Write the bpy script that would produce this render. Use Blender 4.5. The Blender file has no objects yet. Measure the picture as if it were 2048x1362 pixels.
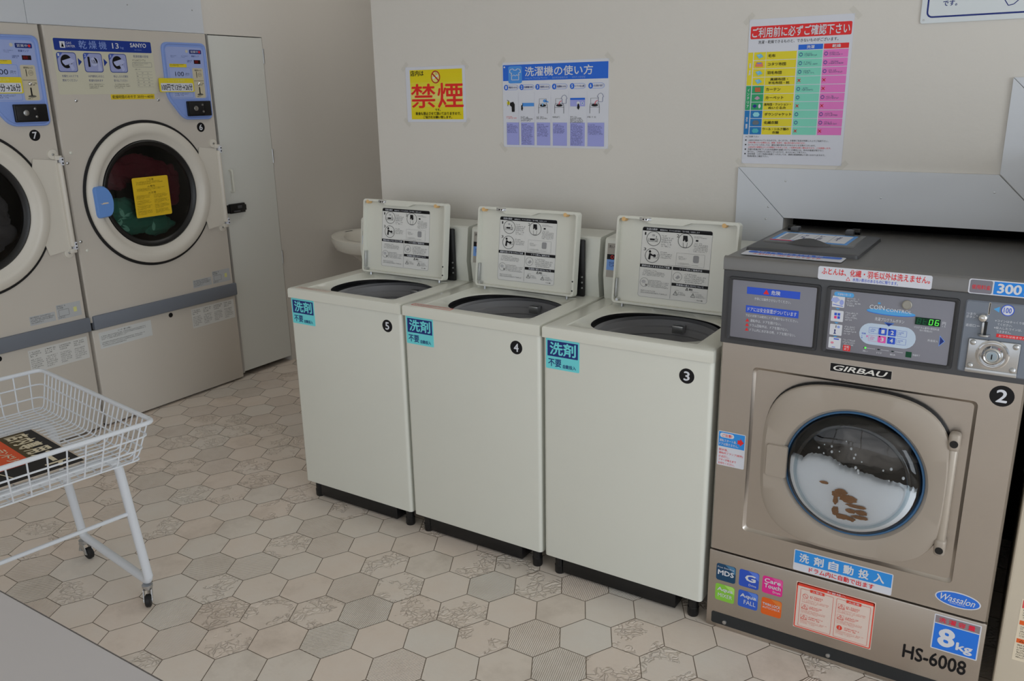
import bpy, bmesh, math, random
from math import sin, cos, pi, radians, sqrt, atan2
from mathutils import Vector, Matrix
random.seed(7)
SC = bpy.context.scene
COL = SC.collection

# ------------------------------------------------------------------ camera
CAM = Vector((2.4429, -2.1957, 1.5823)); YAW, PIT, ROL = 0.5727, -0.2850, -0.0179
fw = Vector((-sin(YAW)*cos(PIT), cos(YAW)*cos(PIT), sin(PIT)))
rt = Vector((cos(YAW), sin(YAW), 0)); up = rt.cross(fw)
r2 = rt*cos(ROL) + up*sin(ROL); u2 = -rt*sin(ROL) + up*cos(ROL)
cd = bpy.data.cameras.new('camera'); cam = bpy.data.objects.new('camera', cd); COL.objects.link(cam)
cd.sensor_width = 36; cd.lens = 1678.96/2048*36; cd.clip_start = 0.02
cd.dof.use_dof = True; cd.dof.focus_distance = 2.75; cd.dof.aperture_fstop = 13.0
M = Matrix((r2, u2, -fw)).transposed().to_4x4(); M.translation = CAM
cam.matrix_world = M; SC.camera = cam

# ------------------------------------------------------------------ daylight and exposure
w = bpy.data.worlds.new('world'); SC.world = w; w.use_nodes = True
bg = w.node_tree.nodes['Background']; bg.inputs[0].default_value = (0.78, 0.88, 1.0, 1); bg.inputs[1].default_value = 0.5
def area(name, loc, rot, sx, sy, power, col):
    l = bpy.data.lights.new(name, 'AREA'); l.shape = 'RECTANGLE'; l.size = sx; l.size_y = sy
    l.energy = power; l.color = col
    o = bpy.data.objects.new(name, l); o.location = loc; o.rotation_euler = rot; COL.objects.link(o)
    return o
# the shop's glazed sides: right side (+x) and the front behind the photographer (-y)
area('daylight_right_windows', (5.62, -2.0, 1.35), (0, radians(90), 0), 2.1, 2.4, 72, (0.86, 0.93, 1.0))
area('daylight_front_windows', (1.6, -5.12, 1.35), (radians(90), 0, 0), 6.0, 2.1, 30, (0.95, 0.97, 1.0))
area('alcove_fill_light', (-0.72, 1.55, 2.66), (0, 0, 0), 0.6, 1.3, 4.6, (1.0, 0.97, 0.93))  # added fill out of view, lifts the dim alcove wall
VS = SC.view_settings
VS.view_transform = 'Standard'; VS.look = 'None'; VS.exposure = -0.07; VS.gamma = 1.0; VS.use_curve_mapping = False

# ------------------------------------------------------------------ materials
def lin(v):
    v /= 255.0
    return v/12.92 if v <= 0.04045 else ((v+0.055)/1.055)**2.4
KEXP = 0.47
def P(r, g, b):
    c = [lin(x)/KEXP for x in (r, g, b)]; L_ = .2*c[0]+.7*c[1]+.1*c[2]      # allow for surface gloss on dark colours
    k = max(L_-.03, .3*L_)/L_ if L_ < .5 else 1; c = [x*k for x in c]; m = max(c)
    return tuple(x*min(1, .86/m) for x in c) + (1,)
MATS = {}
def mat(name, rgb, rough=0.5, metal=0.0, spec=0.5, bump=0, bscale=200, var=0, vscale=5, emit=None, coat=0, stretch=None):
    if name in MATS: return MATS[name]
    m = bpy.data.materials.new(name); m.use_nodes = True; nt = m.node_tree; b = nt.nodes['Principled BSDF']
    b.inputs['Base Color'].default_value = rgb; b.inputs['Roughness'].default_value = rough
    b.inputs['Metallic'].default_value = metal; b.inputs['Specular IOR Level'].default_value = spec
    if coat: b.inputs['Coat Weight'].default_value = coat; b.inputs['Coat Roughness'].default_value = 0.06
    if emit: b.inputs['Emission Color'].default_value = emit; b.inputs['Emission Strength'].default_value = 1.0
    if bump or var:
        g = nt.nodes.new('ShaderNodeNewGeometry'); mp = nt.nodes.new('ShaderNodeMapping')
        nt.links.new(g.outputs['Position'], mp.inputs[0])
        if stretch: mp.inputs['Scale'].default_value = stretch
    if bump:
        n = nt.nodes.new('ShaderNodeTexNoise'); n.inputs['Scale'].default_value = bscale; n.inputs['Detail'].default_value = 5
        nt.links.new(mp.outputs[0], n.inputs['Vector'])
        bp = nt.nodes.new('ShaderNodeBump'); bp.inputs['Strength'].default_value = bump; bp.inputs['Distance'].default_value = 0.004
        nt.links.new(n.outputs[0], bp.inputs['Height']); nt.links.new(bp.outputs[0], b.inputs['Normal'])
    if var:
        n = nt.nodes.new('ShaderNodeTexNoise'); n.inputs['Scale'].default_value = vscale; n.inputs['Detail'].default_value = 6
        nt.links.new(mp.outputs[0], n.inputs['Vector'])
        mx = nt.nodes.new('ShaderNodeMix'); mx.data_type = 'RGBA'
        mx.inputs[6].default_value = tuple(x*(1-var) for x in rgb[:3])+(1,); mx.inputs[7].default_value = tuple(min(.9, x*(1+var)) for x in rgb[:3])+(1,)
        nt.links.new(n.outputs[0], mx.inputs[0]); nt.links.new(mx.outputs[2], b.inputs['Base Color'])
    MATS[name] = m
    return m
def pr(r, g, b, rough=0.45):      # printed ink / paper of that look
    return mat('print_%d_%d_%d' % (r, g, b), P(r, g, b), rough, spec=.25)
cream = mat('cream_enamel', P(165, 166, 159), 0.3, coat=0.8, var=0.02, vscale=3)
cream_in = mat('cream_plastic', P(165, 165, 157), 0.3, coat=.3)
dryer_m = mat('dryer_enamel', P(154, 149, 142), 0.34, coat=0.2, var=0.02, vscale=3)
door_m = mat('dryer_door_plastic', P(164, 160, 152), 0.38)
wall_m = mat('wall_paper', P(161, 158, 153), 0.85, bump=0.22, bscale=45, var=0.02, vscale=2)
ceil_m = mat('ceiling_board', P(172, 170, 164), 0.9)
trim_m = mat('grey_trim_board', P(157, 160, 165), 0.4)
trim_gap = mat('trim_joint', P(95, 98, 100), 0.7)
panel_m = mat('white_door_panel', P(163, 164, 160), 0.5)
black = mat('black_plastic', P(22, 22, 24), 0.4)
blackr = mat('black_rubber', P(24, 24, 28), 0.55)
void_m = mat('dark_void', P(12, 12, 12), 0.9)
steel = mat('brushed_stainless', (0.54, 0.495, 0.45, 1), 0.36, 1.0, bump=0.03, bscale=60, var=0.06, vscale=2.5, stretch=(0.6, 0.6, 3))
chrome = mat('chrome', (0.72, 0.72, 0.72, 1), 0.12, 1.0)
galv = mat('galvanised_steel', (0.55, 0.56, 0.57, 1), 0.32, 1.0)
drum_m = mat('steel_drum', (0.55, 0.55, 0.57, 1), 0.36, 0.4)
darkgrey = mat('dark_grey_plastic', P(62, 63, 66), 0.42)
midgrey = mat('grey_top_metal', P(93, 92, 91), 0.36, 0.3)
screen = mat('grey_panel_film', P(98, 98, 106), 0.33)
slate = mat('slate_panel', P(92, 98, 108), 0.4)
taupe = mat('taupe_door_paint', P(130, 122, 113), 0.45, 0.2)
rail_m = mat('grey_rail', P(92, 97, 106), 0.5)
blue_pl = mat('blue_plastic', P(108, 130, 184), 0.4)
blue_lt = mat('light_blue_plastic', P(138, 152, 196), 0.4)
blue_hd = mat('handle_blue_plastic', P(98, 140, 205), 0.35)
gasket = mat('blue_gasket', P(46, 80, 112), 0.35)
white_coat = mat('white_wire_coating', P(208, 212, 218), 0.35)
ceramic = mat('white_ceramic', P(178, 176, 168), 0.12, coat=0.5)
table_m = mat('grey_laminate', P(147, 144, 145), 0.45)
table_e = mat('dark_edge_band', P(90, 86, 84), 0.5)
tan = mat('tan_rubber', P(196, 160, 110), 0.6)
alu = mat('aluminium_strip', (0.58, 0.60, 0.62, 1), 0.35, 0.9)
suds_m = mat('white_suds', (0.90, 0.93, 0.97, 1), 0.7, bump=0.2, bscale=160)
brown_c = mat('brown_cloth', P(118, 84, 54), 0.9, bump=0.4, bscale=200, var=0.35, vscale=45)
red_c = mat('dark_red_cloth', P(104, 24, 38), 0.9, bump=0.6, bscale=60, var=0.3, vscale=9)
grey_c = mat('grey_cloth', P(84, 82, 80), 0.9, bump=0.6, bscale=60, var=0.35, vscale=8)
blk_c = mat('black_cloth', P(22, 20, 24), 0.9)
leaf_c = mat('pale_leaf_print', P(112, 168, 142), 0.9)
def green_cloth():
    m = mat('green_leaf_cloth', P(54, 112, 90), 0.9, bump=0.6, bscale=60, var=0.25, vscale=8)
    return m
green_c = green_cloth()
def glass_mat(name, tint, rough=0.02, f=0.08, dens=0.0):
    m = bpy.data.materials.new(name); m.use_nodes = True; nt = m.node_tree; nt.nodes.clear()
    out = nt.nodes.new('ShaderNodeOutputMaterial'); t = nt.nodes.new('ShaderNodeBsdfTransparent'); g = nt.nodes.new('ShaderNodeBsdfGlossy')
    t.inputs[0].default_value = tint; g.inputs['Roughness'].default_value = rough; g.inputs[0].default_value = (1, 1, 1, 1)
    fr = nt.nodes.new('ShaderNodeFresnel'); fr.inputs[0].default_value = 1.45 if f > .05 else 1.02; mx = nt.nodes.new('ShaderNodeMixShader')
    nt.links.new(fr.outputs[0], mx.inputs[0]); nt.links.new(t.outputs[0], mx.inputs[1]); nt.links.new(g.outputs[0], mx.inputs[2])
    nt.links.new(mx.outputs[0], out.inputs[0])
    return m
glass = glass_mat('clear_glass', (0.97, 0.985, 0.99, 1))
smoked = glass_mat('smoked_glass', (0.62, 0.62, 0.64, 1), 0.04)

def floor_mat():
    m = bpy.data.materials.new('hexagon_tile'); m.use_nodes = True; nt = m.node_tree; N = nt.nodes; L = nt.links
    b = N['Principled BSDF']; b.inputs['Roughness'].default_value = 0.5; b.inputs['Specular IOR Level'].default_value = 0.35
    def at(n):
        a = N.new('ShaderNodeAttribute'); a.attribute_name = n; return a.outputs['Fac']
    tone, kind, ang = at('tone'), at('kind'), at('ang')
    geo = N.new('ShaderNodeNewGeometry')
    def math(op, a, c=None, d=None):
        x = N.new('ShaderNodeMath'); x.operation = op
        for i, v in enumerate((a, c, d)):
            if v is None: continue
            if isinstance(v, (int, float)): x.inputs[i].default_value = v
            else: L.new(v, x.inputs[i])
        return x.outputs[0]
    def noise(scale, det=5, rough=0.6, vec=None):
        n = N.new('ShaderNodeTexNoise'); n.inputs['Scale'].default_value = scale; n.inputs['Detail'].default_value = det; n.inputs['Roughness'].default_value = rough
        L.new(vec if vec else geo.outputs['Position'], n.inputs['Vector']); return n.outputs[0]
    rot = N.new('ShaderNodeVectorRotate'); rot.rotation_type = 'Z_AXIS'
    L.new(geo.outputs['Position'], rot.inputs['Vector']); L.new(ang, rot.inputs['Angle'])
    sep = N.new('ShaderNodeSeparateXYZ'); L.new(rot.outputs[0], sep.inputs[0])
    stripe = math('SINE', math('MULTIPLY', sep.outputs[0], 1050))
    cloud = noise(6, 6, 0.65); fine = noise(70, 4, 0.6)
    emb = N.new('ShaderNodeTexVoronoi'); emb.feature = 'DISTANCE_TO_EDGE'; emb.inputs['Scale'].default_value = 48
    wn = N.new('ShaderNodeTexNoise'); wn.inputs['Scale'].default_value = 22; L.new(geo.outputs['Position'], wn.inputs['Vector'])
    va = N.new('ShaderNodeVectorMath'); va.operation = 'MULTIPLY_ADD'; L.new(wn.outputs['Color'], va.inputs[0]); va.inputs[1].default_value = (.08, .08, 0); L.new(geo.outputs['Position'], va.inputs[2])
    L.new(va.outputs[0], emb.inputs['Vector'])
    embv = math('MINIMUM', math('MULTIPLY', emb.outputs[0], 5), 1.0)
    isS = math('MULTIPLY', math('GREATER_THAN', kind, 0.5), math('LESS_THAN', kind, 1.5))
    isE = math('GREATER_THAN', kind, 1.5)
    mask = math('GREATER_THAN', noise(9, 2), 0.49)
    mE = math('MULTIPLY', isE, mask)
    h = math('ADD', math('MULTIPLY', math('MULTIPLY', stripe, isS), 0.5), math('MULTIPLY', math('MULTIPLY', embv, mE), 1.9))
    h = math('ADD', h, math('MULTIPLY', fine, 0.3))
    bp = N.new('ShaderNodeBump'); bp.inputs['Strength'].default_value = 1.0; bp.inputs['Distance'].default_value = 0.0015
    L.new(h, bp.inputs['Height']); L.new(bp.outputs[0], b.inputs['Normal'])
    v = math('ADD', math('MULTIPLY', tone, 0.26), math('MULTIPLY', cloud, 0.95))
    v = math('ADD', v, math('MULTIPLY', math('MULTIPLY', stripe, isS), 0.15))
    v = math('SUBTRACT', v, math('MULTIPLY', math('MULTIPLY', math('SUBTRACT', 1.0, embv), mE), 0.09))
    cr = N.new('ShaderNodeValToRGB'); L.new(v, cr.inputs[0])
    cr.color_ramp.elements[0].position = 0.15; cr.color_ramp.elements[0].color = P(144, 134, 125)
    cr.color_ramp.elements[1].position = 1.0; cr.color_ramp.elements[1].color = P(188, 182, 176)
    e = cr.color_ramp.elements.new(0.55); e.color = P(169, 160, 152)
    mh = N.new('ShaderNodeMix'); mh.data_type = 'RGBA'; mh.blend_type = 'MULTIPLY'; mh.inputs[0].default_value = 1
    ch = N.new('ShaderNodeValToRGB'); L.new(at('hue'), ch.inputs[0])
    ch.color_ramp.elements[0].color = (.965, .985, .975, 1); ch.color_ramp.elements[1].color = (1, .965, .93, 1)
    em_ = ch.color_ramp.elements.new(.5); em_.color = (1, .98, .95, 1)
    L.new(cr.outputs[0], mh.inputs[6]); L.new(ch.outputs[0], mh.inputs[7]); L.new(mh.outputs[2], b.inputs['Base Color'])
    return m
tile_m = floor_mat(); grout_m = mat('dark_grout', P(104, 92, 80), 0.9)

# ------------------------------------------------------------------ mesh builder
class MB:
    def __init__(s):
        s.v = []; s.f = []; s.mi = []; s.mats = []; s.T = None
    def m(s, mt):
        if mt not in s.mats: s.mats.append(mt)
        return s.mats.index(mt)
    def add(s, vs, fs, mt):
        o = len(s.v); k = s.m(mt)
        for p in vs:
            p = Vector(p)
            s.v.append(tuple(s.T @ p) if s.T else tuple(p))
        for f in fs: s.f.append([i+o for i in f]); s.mi.append(k)
        return s
    def bm(s, b, mt):
        b.verts.ensure_lookup_table(); b.verts.index_update()
        return s.add([v.co for v in b.verts], [[v.index for v in f.verts] for f in b.faces], mt)
    def box(s, a, c, mt, r=0, seg=2):
        x0, y0, z0 = (min(a[i], c[i]) for i in range(3)); x1, y1, z1 = (max(a[i], c[i]) for i in range(3))
        if r <= 0:
            return s.add([(x0,y0,z0),(x1,y0,z0),(x1,y1,z0),(x0,y1,z0),(x0,y0,z1),(x1,y0,z1),(x1,y1,z1),(x0,y1,z1)],
                         [(0,3,2,1),(4,5,6,7),(0,1,5,4),(1,2,6,5),(2,3,7,6),(3,0,4,7)], mt)
        b = bmesh.new(); bmesh.ops.create_cube(b, size=1)
        for v in b.verts: v.co = ((x0+x1)/2+v.co.x*(x1-x0), (y0+y1)/2+v.co.y*(y1-y0), (z0+z1)/2+v.co.z*(z1-z0))
        bmesh.ops.bevel(b, geom=b.edges[:], offset=r, segments=seg, affect='EDGES', profile=0.5)
        s.bm(b, mt); b.free(); return s
    def loft(s, loops, mt, cap0=False, cap1=False, closed=True):
        n = len(loops[0]); vs = [p for l in loops for p in l]; fs = []
        for k in range(len(loops)-1):
            for i in range(n if closed else n-1):
                j = (i+1) % n; fs.append((k*n+i, k*n+j, (k+1)*n+j, (k+1)*n+i))
        if cap0: fs.append(tuple(range(n))[::-1])
        if cap1: fs.append(tuple((len(loops)-1)*n+i for i in range(n)))
        return s.add(vs, fs, mt)
    def tube(s, pts, r, mt, n=8, closed=False, caps=True):
        pts = [Vector(p) for p in pts]; loops = []; N = len(pts); prev = None
        for i, p in enumerate(pts):
            a = pts[(i-1) % N] if (closed or i > 0) else p; c = pts[(i+1) % N] if (closed or i < N-1) else p
            t = (c-a).normalized()
            if prev is None:
                q = Vector((0, 0, 1)) if abs(t.z) < .9 else Vector((1, 0, 0)); nn = (q-t*q.dot(t)).normalized()
            else: nn = (prev-t*prev.dot(t)).normalized()
            prev = nn; bb = t.cross(nn); rr = r[i] if isinstance(r, (list, tuple)) else r
            loops.append([p+nn*(rr*cos(2*pi*k/n))+bb*(rr*sin(2*pi*k/n)) for k in range(n)])
        if closed: loops.append(loops[0])
        return s.loft(loops, mt, caps and not closed, caps and not closed)
    def cyl(s, a, c, r, mt, n=24, r1=None):
        return s.tube([a, c], [r, r if r1 is None else r1], mt, n)
    def lathe(s, o, ax, prof, mt, n=48, cap1=False):   # prof: (radius, along axis)
        o = Vector(o); ax = Vector(ax).normalized(); q = Vector((0, 0, 1)) if abs(ax.z) < .9 else Vector((1, 0, 0))
        e1 = (q-ax*q.dot(ax)).normalized(); e2 = ax.cross(e1)
        return s.loft([[o+ax*h+e1*(r*cos(2*pi*k/n))+e2*(r*sin(2*pi*k/n)) for k in range(n)] for r, h in prof], mt, False, cap1)
def fillet(pts, r, seg=5, closed=False):
    pts = [Vector(p) for p in pts]; out = []; N = len(pts)
    for i, p in enumerate(pts):
        if not closed and i in (0, N-1): out.append(p); continue
        a = pts[i-1]; c = pts[(i+1) % N]; d0 = (a-p); d1 = (c-p)
        rr = min(r, d0.length*.45, d1.length*.45); s0 = p+d0.normalized()*rr; s1 = p+d1.normalized()*rr
        for k in range(seg+1):
            t = k/seg; out.append(s0*(1-t)**2+p*(2*t*(1-t))+s1*t*t)
    return out
def obj(name, mb, parent=None, world=True, ang=35, smooth=True):
    me = bpy.data.meshes.new(name)
    off = parent.location if (parent is not None and world) else Vector((0, 0, 0))
    if parent is not None and world and parent.parent is not None: off = off + parent.parent.location
    me.from_pydata([(v[0]-off.x, v[1]-off.y, v[2]-off.z) for v in mb.v], [], mb.f)
    for m_ in mb.mats: me.materials.append(m_)
    me.polygons.foreach_set('material_index', mb.mi)
    if smooth:
        me.polygons.foreach_set('use_smooth', [True]*len(mb.f)); me.set_sharp_from_angle(angle=radians(ang))
    me.update()
    o = bpy.data.objects.new(name, me); COL.objects.link(o)
    if parent is not None: o.parent = parent
    return o
def thing(name, loc, label, cat, group=None, rz=0):
    o = bpy.data.objects.new(name, None); COL.objects.link(o); o.empty_display_size = 0.1
    o.location = loc; o.rotation_euler = (0, 0, rz); tag(o, label, cat, group); return o
def tag(o, label, cat=None, group=None, kind=None):
    if label: o['label'] = label
    if cat: o['category'] = cat
    if group: o['group'] = group
    if kind: o['kind'] = kind
    return o
def struct(name, mb, ang=35, parent=None, **k):
    o = obj(name, mb, parent, ang=ang, **k)
    if parent is None: o['kind'] = 'structure'
    return o
def dup(o, parent=None):
    c = o.copy(); COL.objects.link(c)
    if parent is not None: c.parent = parent
    for ch in list(o.children): dup(ch, c)
    return c

# ------------------------------------------------------------------ lettering and flat print
_tc = bpy.data.curves.new('lettering', 'FONT'); _to = bpy.data.objects.new('lettering', _tc); COL.objects.link(_to)
_tc.dimensions = '2D'; _tc.fill_mode = 'BOTH'
TXT = {}
def lettering(s, shear=0.0, res=2):
    k = (s, shear, res)
    if k in TXT: return TXT[k]
    _tc.body = s; _tc.shear = shear; _tc.resolution_u = res
    bpy.context.view_layer.update()
    dg = bpy.context.evaluated_depsgraph_get(); e = _to.evaluated_get(dg); me = e.to_mesh()
    vs = [(v.co.x, v.co.y) for v in me.vertices]; fs = [tuple(p.vertices) for p in me.polygons]; e.to_mesh_clear()
    x0 = min(v[0] for v in vs); x1 = max(v[0] for v in vs); y0 = min(v[1] for v in vs); y1 = max(v[1] for v in vs)
    TXT[k] = ([((x-x0)/max(1e-6, x1-x0), (y-y0)/max(1e-6, y1-y0)) for x, y in vs], fs, max(1e-6, x1-x0), max(1e-6, y1-y0))
    return TXT[k]
def rr_pts(x0, y0, x1, y1, r, n=5):
    r = min(r, abs(x1-x0)/2, abs(y1-y0)/2); o = []
    for cx, cy, a in ((x1-r, y1-r, 0), (x0+r, y1-r, 90), (x0+r, y0+r, 180), (x1-r, y0+r, 270)):
        for k in range(n+1):
            t = radians(a+90*k/n); o.append((cx+r*cos(t), cy+r*sin(t)))
    return o
class Dec:
    """flat print on a plane: o + u*U + v*V + n*height"""
    def __init__(s, o, u, v, n, base=0.0004, fx=None):
        s.o, s.u, s.vv, s.n = Vector(o), Vector(u), Vector(v), Vector(n); s.h = base; s.mb = MB(); s.fx = fx
        s.step = 0.0003
    def up(s): s.h += s.step; return s
    def put(s, pts, fs, mt):
        if s.fx: pts = [s.fx(*p) for p in pts]
        s.mb.add([s.o+s.u*x+s.vv*y+s.n*s.h for x, y in pts], fs, mt); return s
    def slab(s, pts, mt, t=0.0004):            # base sheet with real thickness
        if s.fx: pts = [s.fx(*p) for p in pts]
        lo = [s.o+s.u*x+s.vv*y for x, y in pts]; hi = [p+s.n*t for p in lo]
        s.mb.loft([lo, hi], mt, True, True); s.h = t+s.step; return s
    def poly(s, pts, mt): return s.put(pts, [tuple(range(len(pts)))], mt)
    def rect(s, x0, y0, x1, y1, mt): return s.poly([(x0, y0), (x1, y0), (x1, y1), (x0, y1)], mt)
    def rr(s, x0, y0, x1, y1, r, mt): return s.poly(rr_pts(x0, y0, x1, y1, r), mt)
    def ell(s, cx, cy, rx, ry, mt, n=28): return s.poly([(cx+rx*cos(2*pi*k/n), cy+ry*sin(2*pi*k/n)) for k in range(n)], mt)
    def frame(s, outer, inner, mt):
        n = len(outer); return s.put(outer+inner, [(i, (i+1) % n, n+(i+1) % n, n+i) for i in range(n)], mt)
    def ring(s, cx, cy, rx, ry, w_, mt, n=28):
        f = lambda a, b: [(cx+a*cos(2*pi*k/n), cy+b*sin(2*pi*k/n)) for k in range(n)]
        return s.frame(f(rx, ry), f(rx-w_, ry-w_), mt)
    def rrframe(s, x0, y0, x1, y1, r, w_, mt):
        sx = 1 if x1 > x0 else -1; sy = 1 if y1 > y0 else -1
        return s.frame(rr_pts(x0, y0, x1, y1, r), rr_pts(x0+w_*sx, y0+w_*sy, x1-w_*sx, y1-w_*sy, max(r-w_, r*.4)), mt)
    def line(s, pts, w_, mt):
        for (ax, ay), (bx, by) in zip(pts, pts[1:]):
            d = sqrt((bx-ax)**2+(by-ay)**2) or 1; nx, ny = -(by-ay)/d*w_/2, (bx-ax)/d*w_/2
            s.poly([(ax+nx, ay+ny), (ax-nx, ay-ny), (bx-nx, by-ny), (bx+nx, by+ny)], mt)
        return s
    def text(s, t, x0, y0, x1, y1, mt, bold=0.0, shear=0.0, keep=False, res=2):
        vs, fs, wd, ht = lettering(t, shear, res)
        bx, by = bold/wd, bold/ht; q = 1-2*bx; qy = 1-2*by      # bold strokes: the letter laid over itself, slightly shifted
        h0 = s.h
        for dx, dy in (((1, .3), (-1, -.3), (.4, 1), (-.4, -1)) if bold >= .012 else ((1, .5), (-1, -.5)) if bold >= .006 else ((0, 0),)):
            s.put([(x0+(x1-x0)*(bx+a*q+dx*bx), y0+(y1-y0)*(by+b*qy+dy*by)) for a, b in vs], fs, mt); s.h += .00006
        s.h = h0
        return s
    def lines(s, x0, y0, x1, y1, n, mt, fill=0.45, seed=1, short=0.6, ar=1.0):   # rows too small to read: loose strokes
        R = random.Random(seed); p = (y1-y0)/n; f_ = min(.8, fill*1.45); vs = []
        ar = s.u.length and s.vv.length/s.u.length
        q = abs(p*f_)*ar*.9
        for k in range(n):
            yt = y1-p*k; h = p*f_; L_ = (x1-x0)*(1 if k < n-1 else short)*R.uniform(.82, 1); x = x0
            while x+q*.8 < x0+L_:
                if R.random() > .06:
                    w_ = q*R.uniform(.55, .85); t = .17
                    for _ in range(3):
                        c_ = R.randrange(6)
                        if c_ < 3:
                            b = yt-h*(0, .42, .83)[c_]; vs.append((x, b-h*t, x+w_, b))
                        else:
                            a = x+w_*(0, .42, .82)[c_-3]; vs.append((a, yt-h, a+w_*t*1.1, yt))
                x += q
        for k, (a, b, c_, e) in enumerate(vs):
            h0 = s.h; s.h += .00003*(k % 4); s.rect(a, b, c_, e, mt); s.h = h0
        return s
    def build(s, name, parent=None, world=True, label=None):
        o = obj(name, s.mb, parent, world, smooth=False)
        if label: o['label'] = label
        return o
K_ = pr(30, 29, 33); Wt = pr(168, 170, 176); Wp = pr(176, 178, 186); NB = pr(34, 48, 112); RD = pr(184, 40, 42)

# ================================================================== the setting
WY = 0.591           # back wall face
LX = -1.46           # left wall face
def floor():
    mb = MB(); X0, X1, Y0, Y1 = -2.4, 5.6, -5.1, 2.7
    tone, kind, ang, hue = [], [], [], []
    mb.box((X0, Y0, -0.06), (X1, Y1, -0.0011), grout_m)
    for f in range(6): tone.append(0); kind.append(0); ang.append(0); hue.append(0)
    px, ph, s = 0.1325, 0.0823, 0.0883; g = 0.0013; R = random.Random(3)
    sx = s-g*1.15; sy = ph-g
    k0 = int((X0-0.636)/px); k1 = int((X1-0.636)/px)
    for k in range(k0, k1+1):
        cx = 0.636+px*k
        for j in range(int((Y0+.244)/(2*ph))-1, int((Y1+.244)/(2*ph))+1):
            cy = -0.244+2*ph*j+(ph if k % 2 else 0)
            if cx-s < X0 or cx+s > X1 or cy-ph < Y0 or cy+ph > Y1: continue
            mb.add([(cx+sx, cy, 0), (cx+sx/2, cy+sy, 0), (cx-sx/2, cy+sy, 0), (cx-sx, cy, 0), (cx-sx/2, cy-sy, 0), (cx+sx/2, cy-sy, 0)], [(0, 1, 2, 3, 4, 5)], tile_m)
            hue.append(R.random()); tone.append(R.random()); kind.append(R.choice((0, 0, 0, 0, 0, 1, 1, 2, 2, 2))); ang.append(R.choice((-.25, .35, 1.2, .9)))
    o = struct('floor', mb, smooth=False)
    for nm, d in (('tone', tone), ('kind', kind), ('ang', ang), ('hue', hue)):
        a = o.data.attributes.new(nm, 'FLOAT', 'FACE'); a.data.foreach_set('value', d)
floor()
CZ = 2.7
struct('ceiling', MB().box((-2.4, -5.1, CZ), (5.6, 2.7, CZ+.06), ceil_m))
# back wall with the two machine openings
mb = MB(); T = .12
mb.box((-0.01, WY, 0), (1.711, WY+T, CZ), wall_m); mb.box((1.711, WY, 1.182), (2.463, WY+T, CZ), wall_m)
mb.box((2.463, WY, 1.446), (3.19, WY+T, CZ), wall_m); mb.box((3.19, WY, 0), (5.6, WY+T, CZ), wall_m)
struct('wall_back', mb)
# left wall: dryers stand in its opening, the narrow door next to them
mb = MB()
mb.box((LX-.1, .905, 1.918), (LX, 2.7, CZ), wall_m); mb.box((LX-.1, 1.298, 0), (LX, 2.7, 1.918), wall_m)
mb.box((LX-.1, -.88, 1.918), (LX, .905, CZ), wall_m); mb.box((LX-.1, -5.1, 0), (LX, -.88, CZ), wall_m)
struct('wall_left', mb)
struct('wall_closet', MB().box((-2.4, -5.1, 0), (-2.3, 2.7, CZ), void_m))
struct('wall_alcove', MB().box((-2.3, 2.6, 0), (5.6, 2.7, CZ), wall_m))
struct('wall_light_block', MB().box((1.35, WY+T, 0), (1.45, 2.6, CZ), wall_m))  # unseen partition, added to keep alcove light out of the machine openings
mb = MB(); mb.box((1.452, 1.05, 0), (3.5, 1.06, 1.7), void_m); mb.box((1.452, WY+T, 0), (1.46, 1.05, 1.7), void_m); mb.box((3.49, WY+T, 0), (3.5, 1.05, 1.7), void_m); mb.box((1.452, WY+T, 1.7), (3.5, 1.06, 1.71), void_m)
struct('wall_dark_lining', mb)  # black lining added behind the openings so they read as dark voids
# glazed right side and front: low sill, header, posts
def glazed(name, a, b, horiz):
    mb = MB(); n = 4
    def seg(t0, t1, z0, z1):
        if horiz: mb.box((t0, a, z0), (t1, b, z1), wall_m)
        else: mb.box((a, t0, z0), (b, t1, z1), wall_m)
    lo, hi = (-1.36, 5.6) if horiz else (-5.0, WY)
    seg(lo, hi, 0, .28); seg(lo, hi, 2.42, CZ)
    if horiz: seg(lo, -1.2, .28, 2.42); seg(4.7, hi, .28, 2.42)
    else: seg(lo, -4.7, .28, 2.42); seg(.1, hi, .28, 2.42)
    return struct(name, mb)
glazed('wall_right', 5.5, 5.6, False); glazed('wall_front', -5.1, -5.0, True)
for i, (p, q) in enumerate((((5.53, -4.7, .28), (5.57, .1, 2.42)), ((-1.2, -5.07, .28), (4.7, -5.03, 2.42)))):
    mb = MB(); L_ = 3 if i == 0 else 4
    for k in range(L_+1):
        if i == 0:
            y = p[1]+(q[1]-p[1])*k/L_; y = min(max(y, p[1]+.025), q[1]-.025); mb.box((p[0], y-.025, p[2]), (q[0], y+.025, q[2]), alu)
        else:
            x = p[0]+(q[0]-p[0])*k/L_; x = min(max(x, p[0]+.025), q[0]-.025); mb.box((x-.025, p[1], p[2]), (x+.025, q[1], q[2]), alu)
    for z in (p[2]+.02, q[2]-.02):
        mb.box((p[0], p[1], z-.02), (q[0], q[1], z+.02), alu)
    struct('window_%d' % (i+1), mb)
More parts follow.
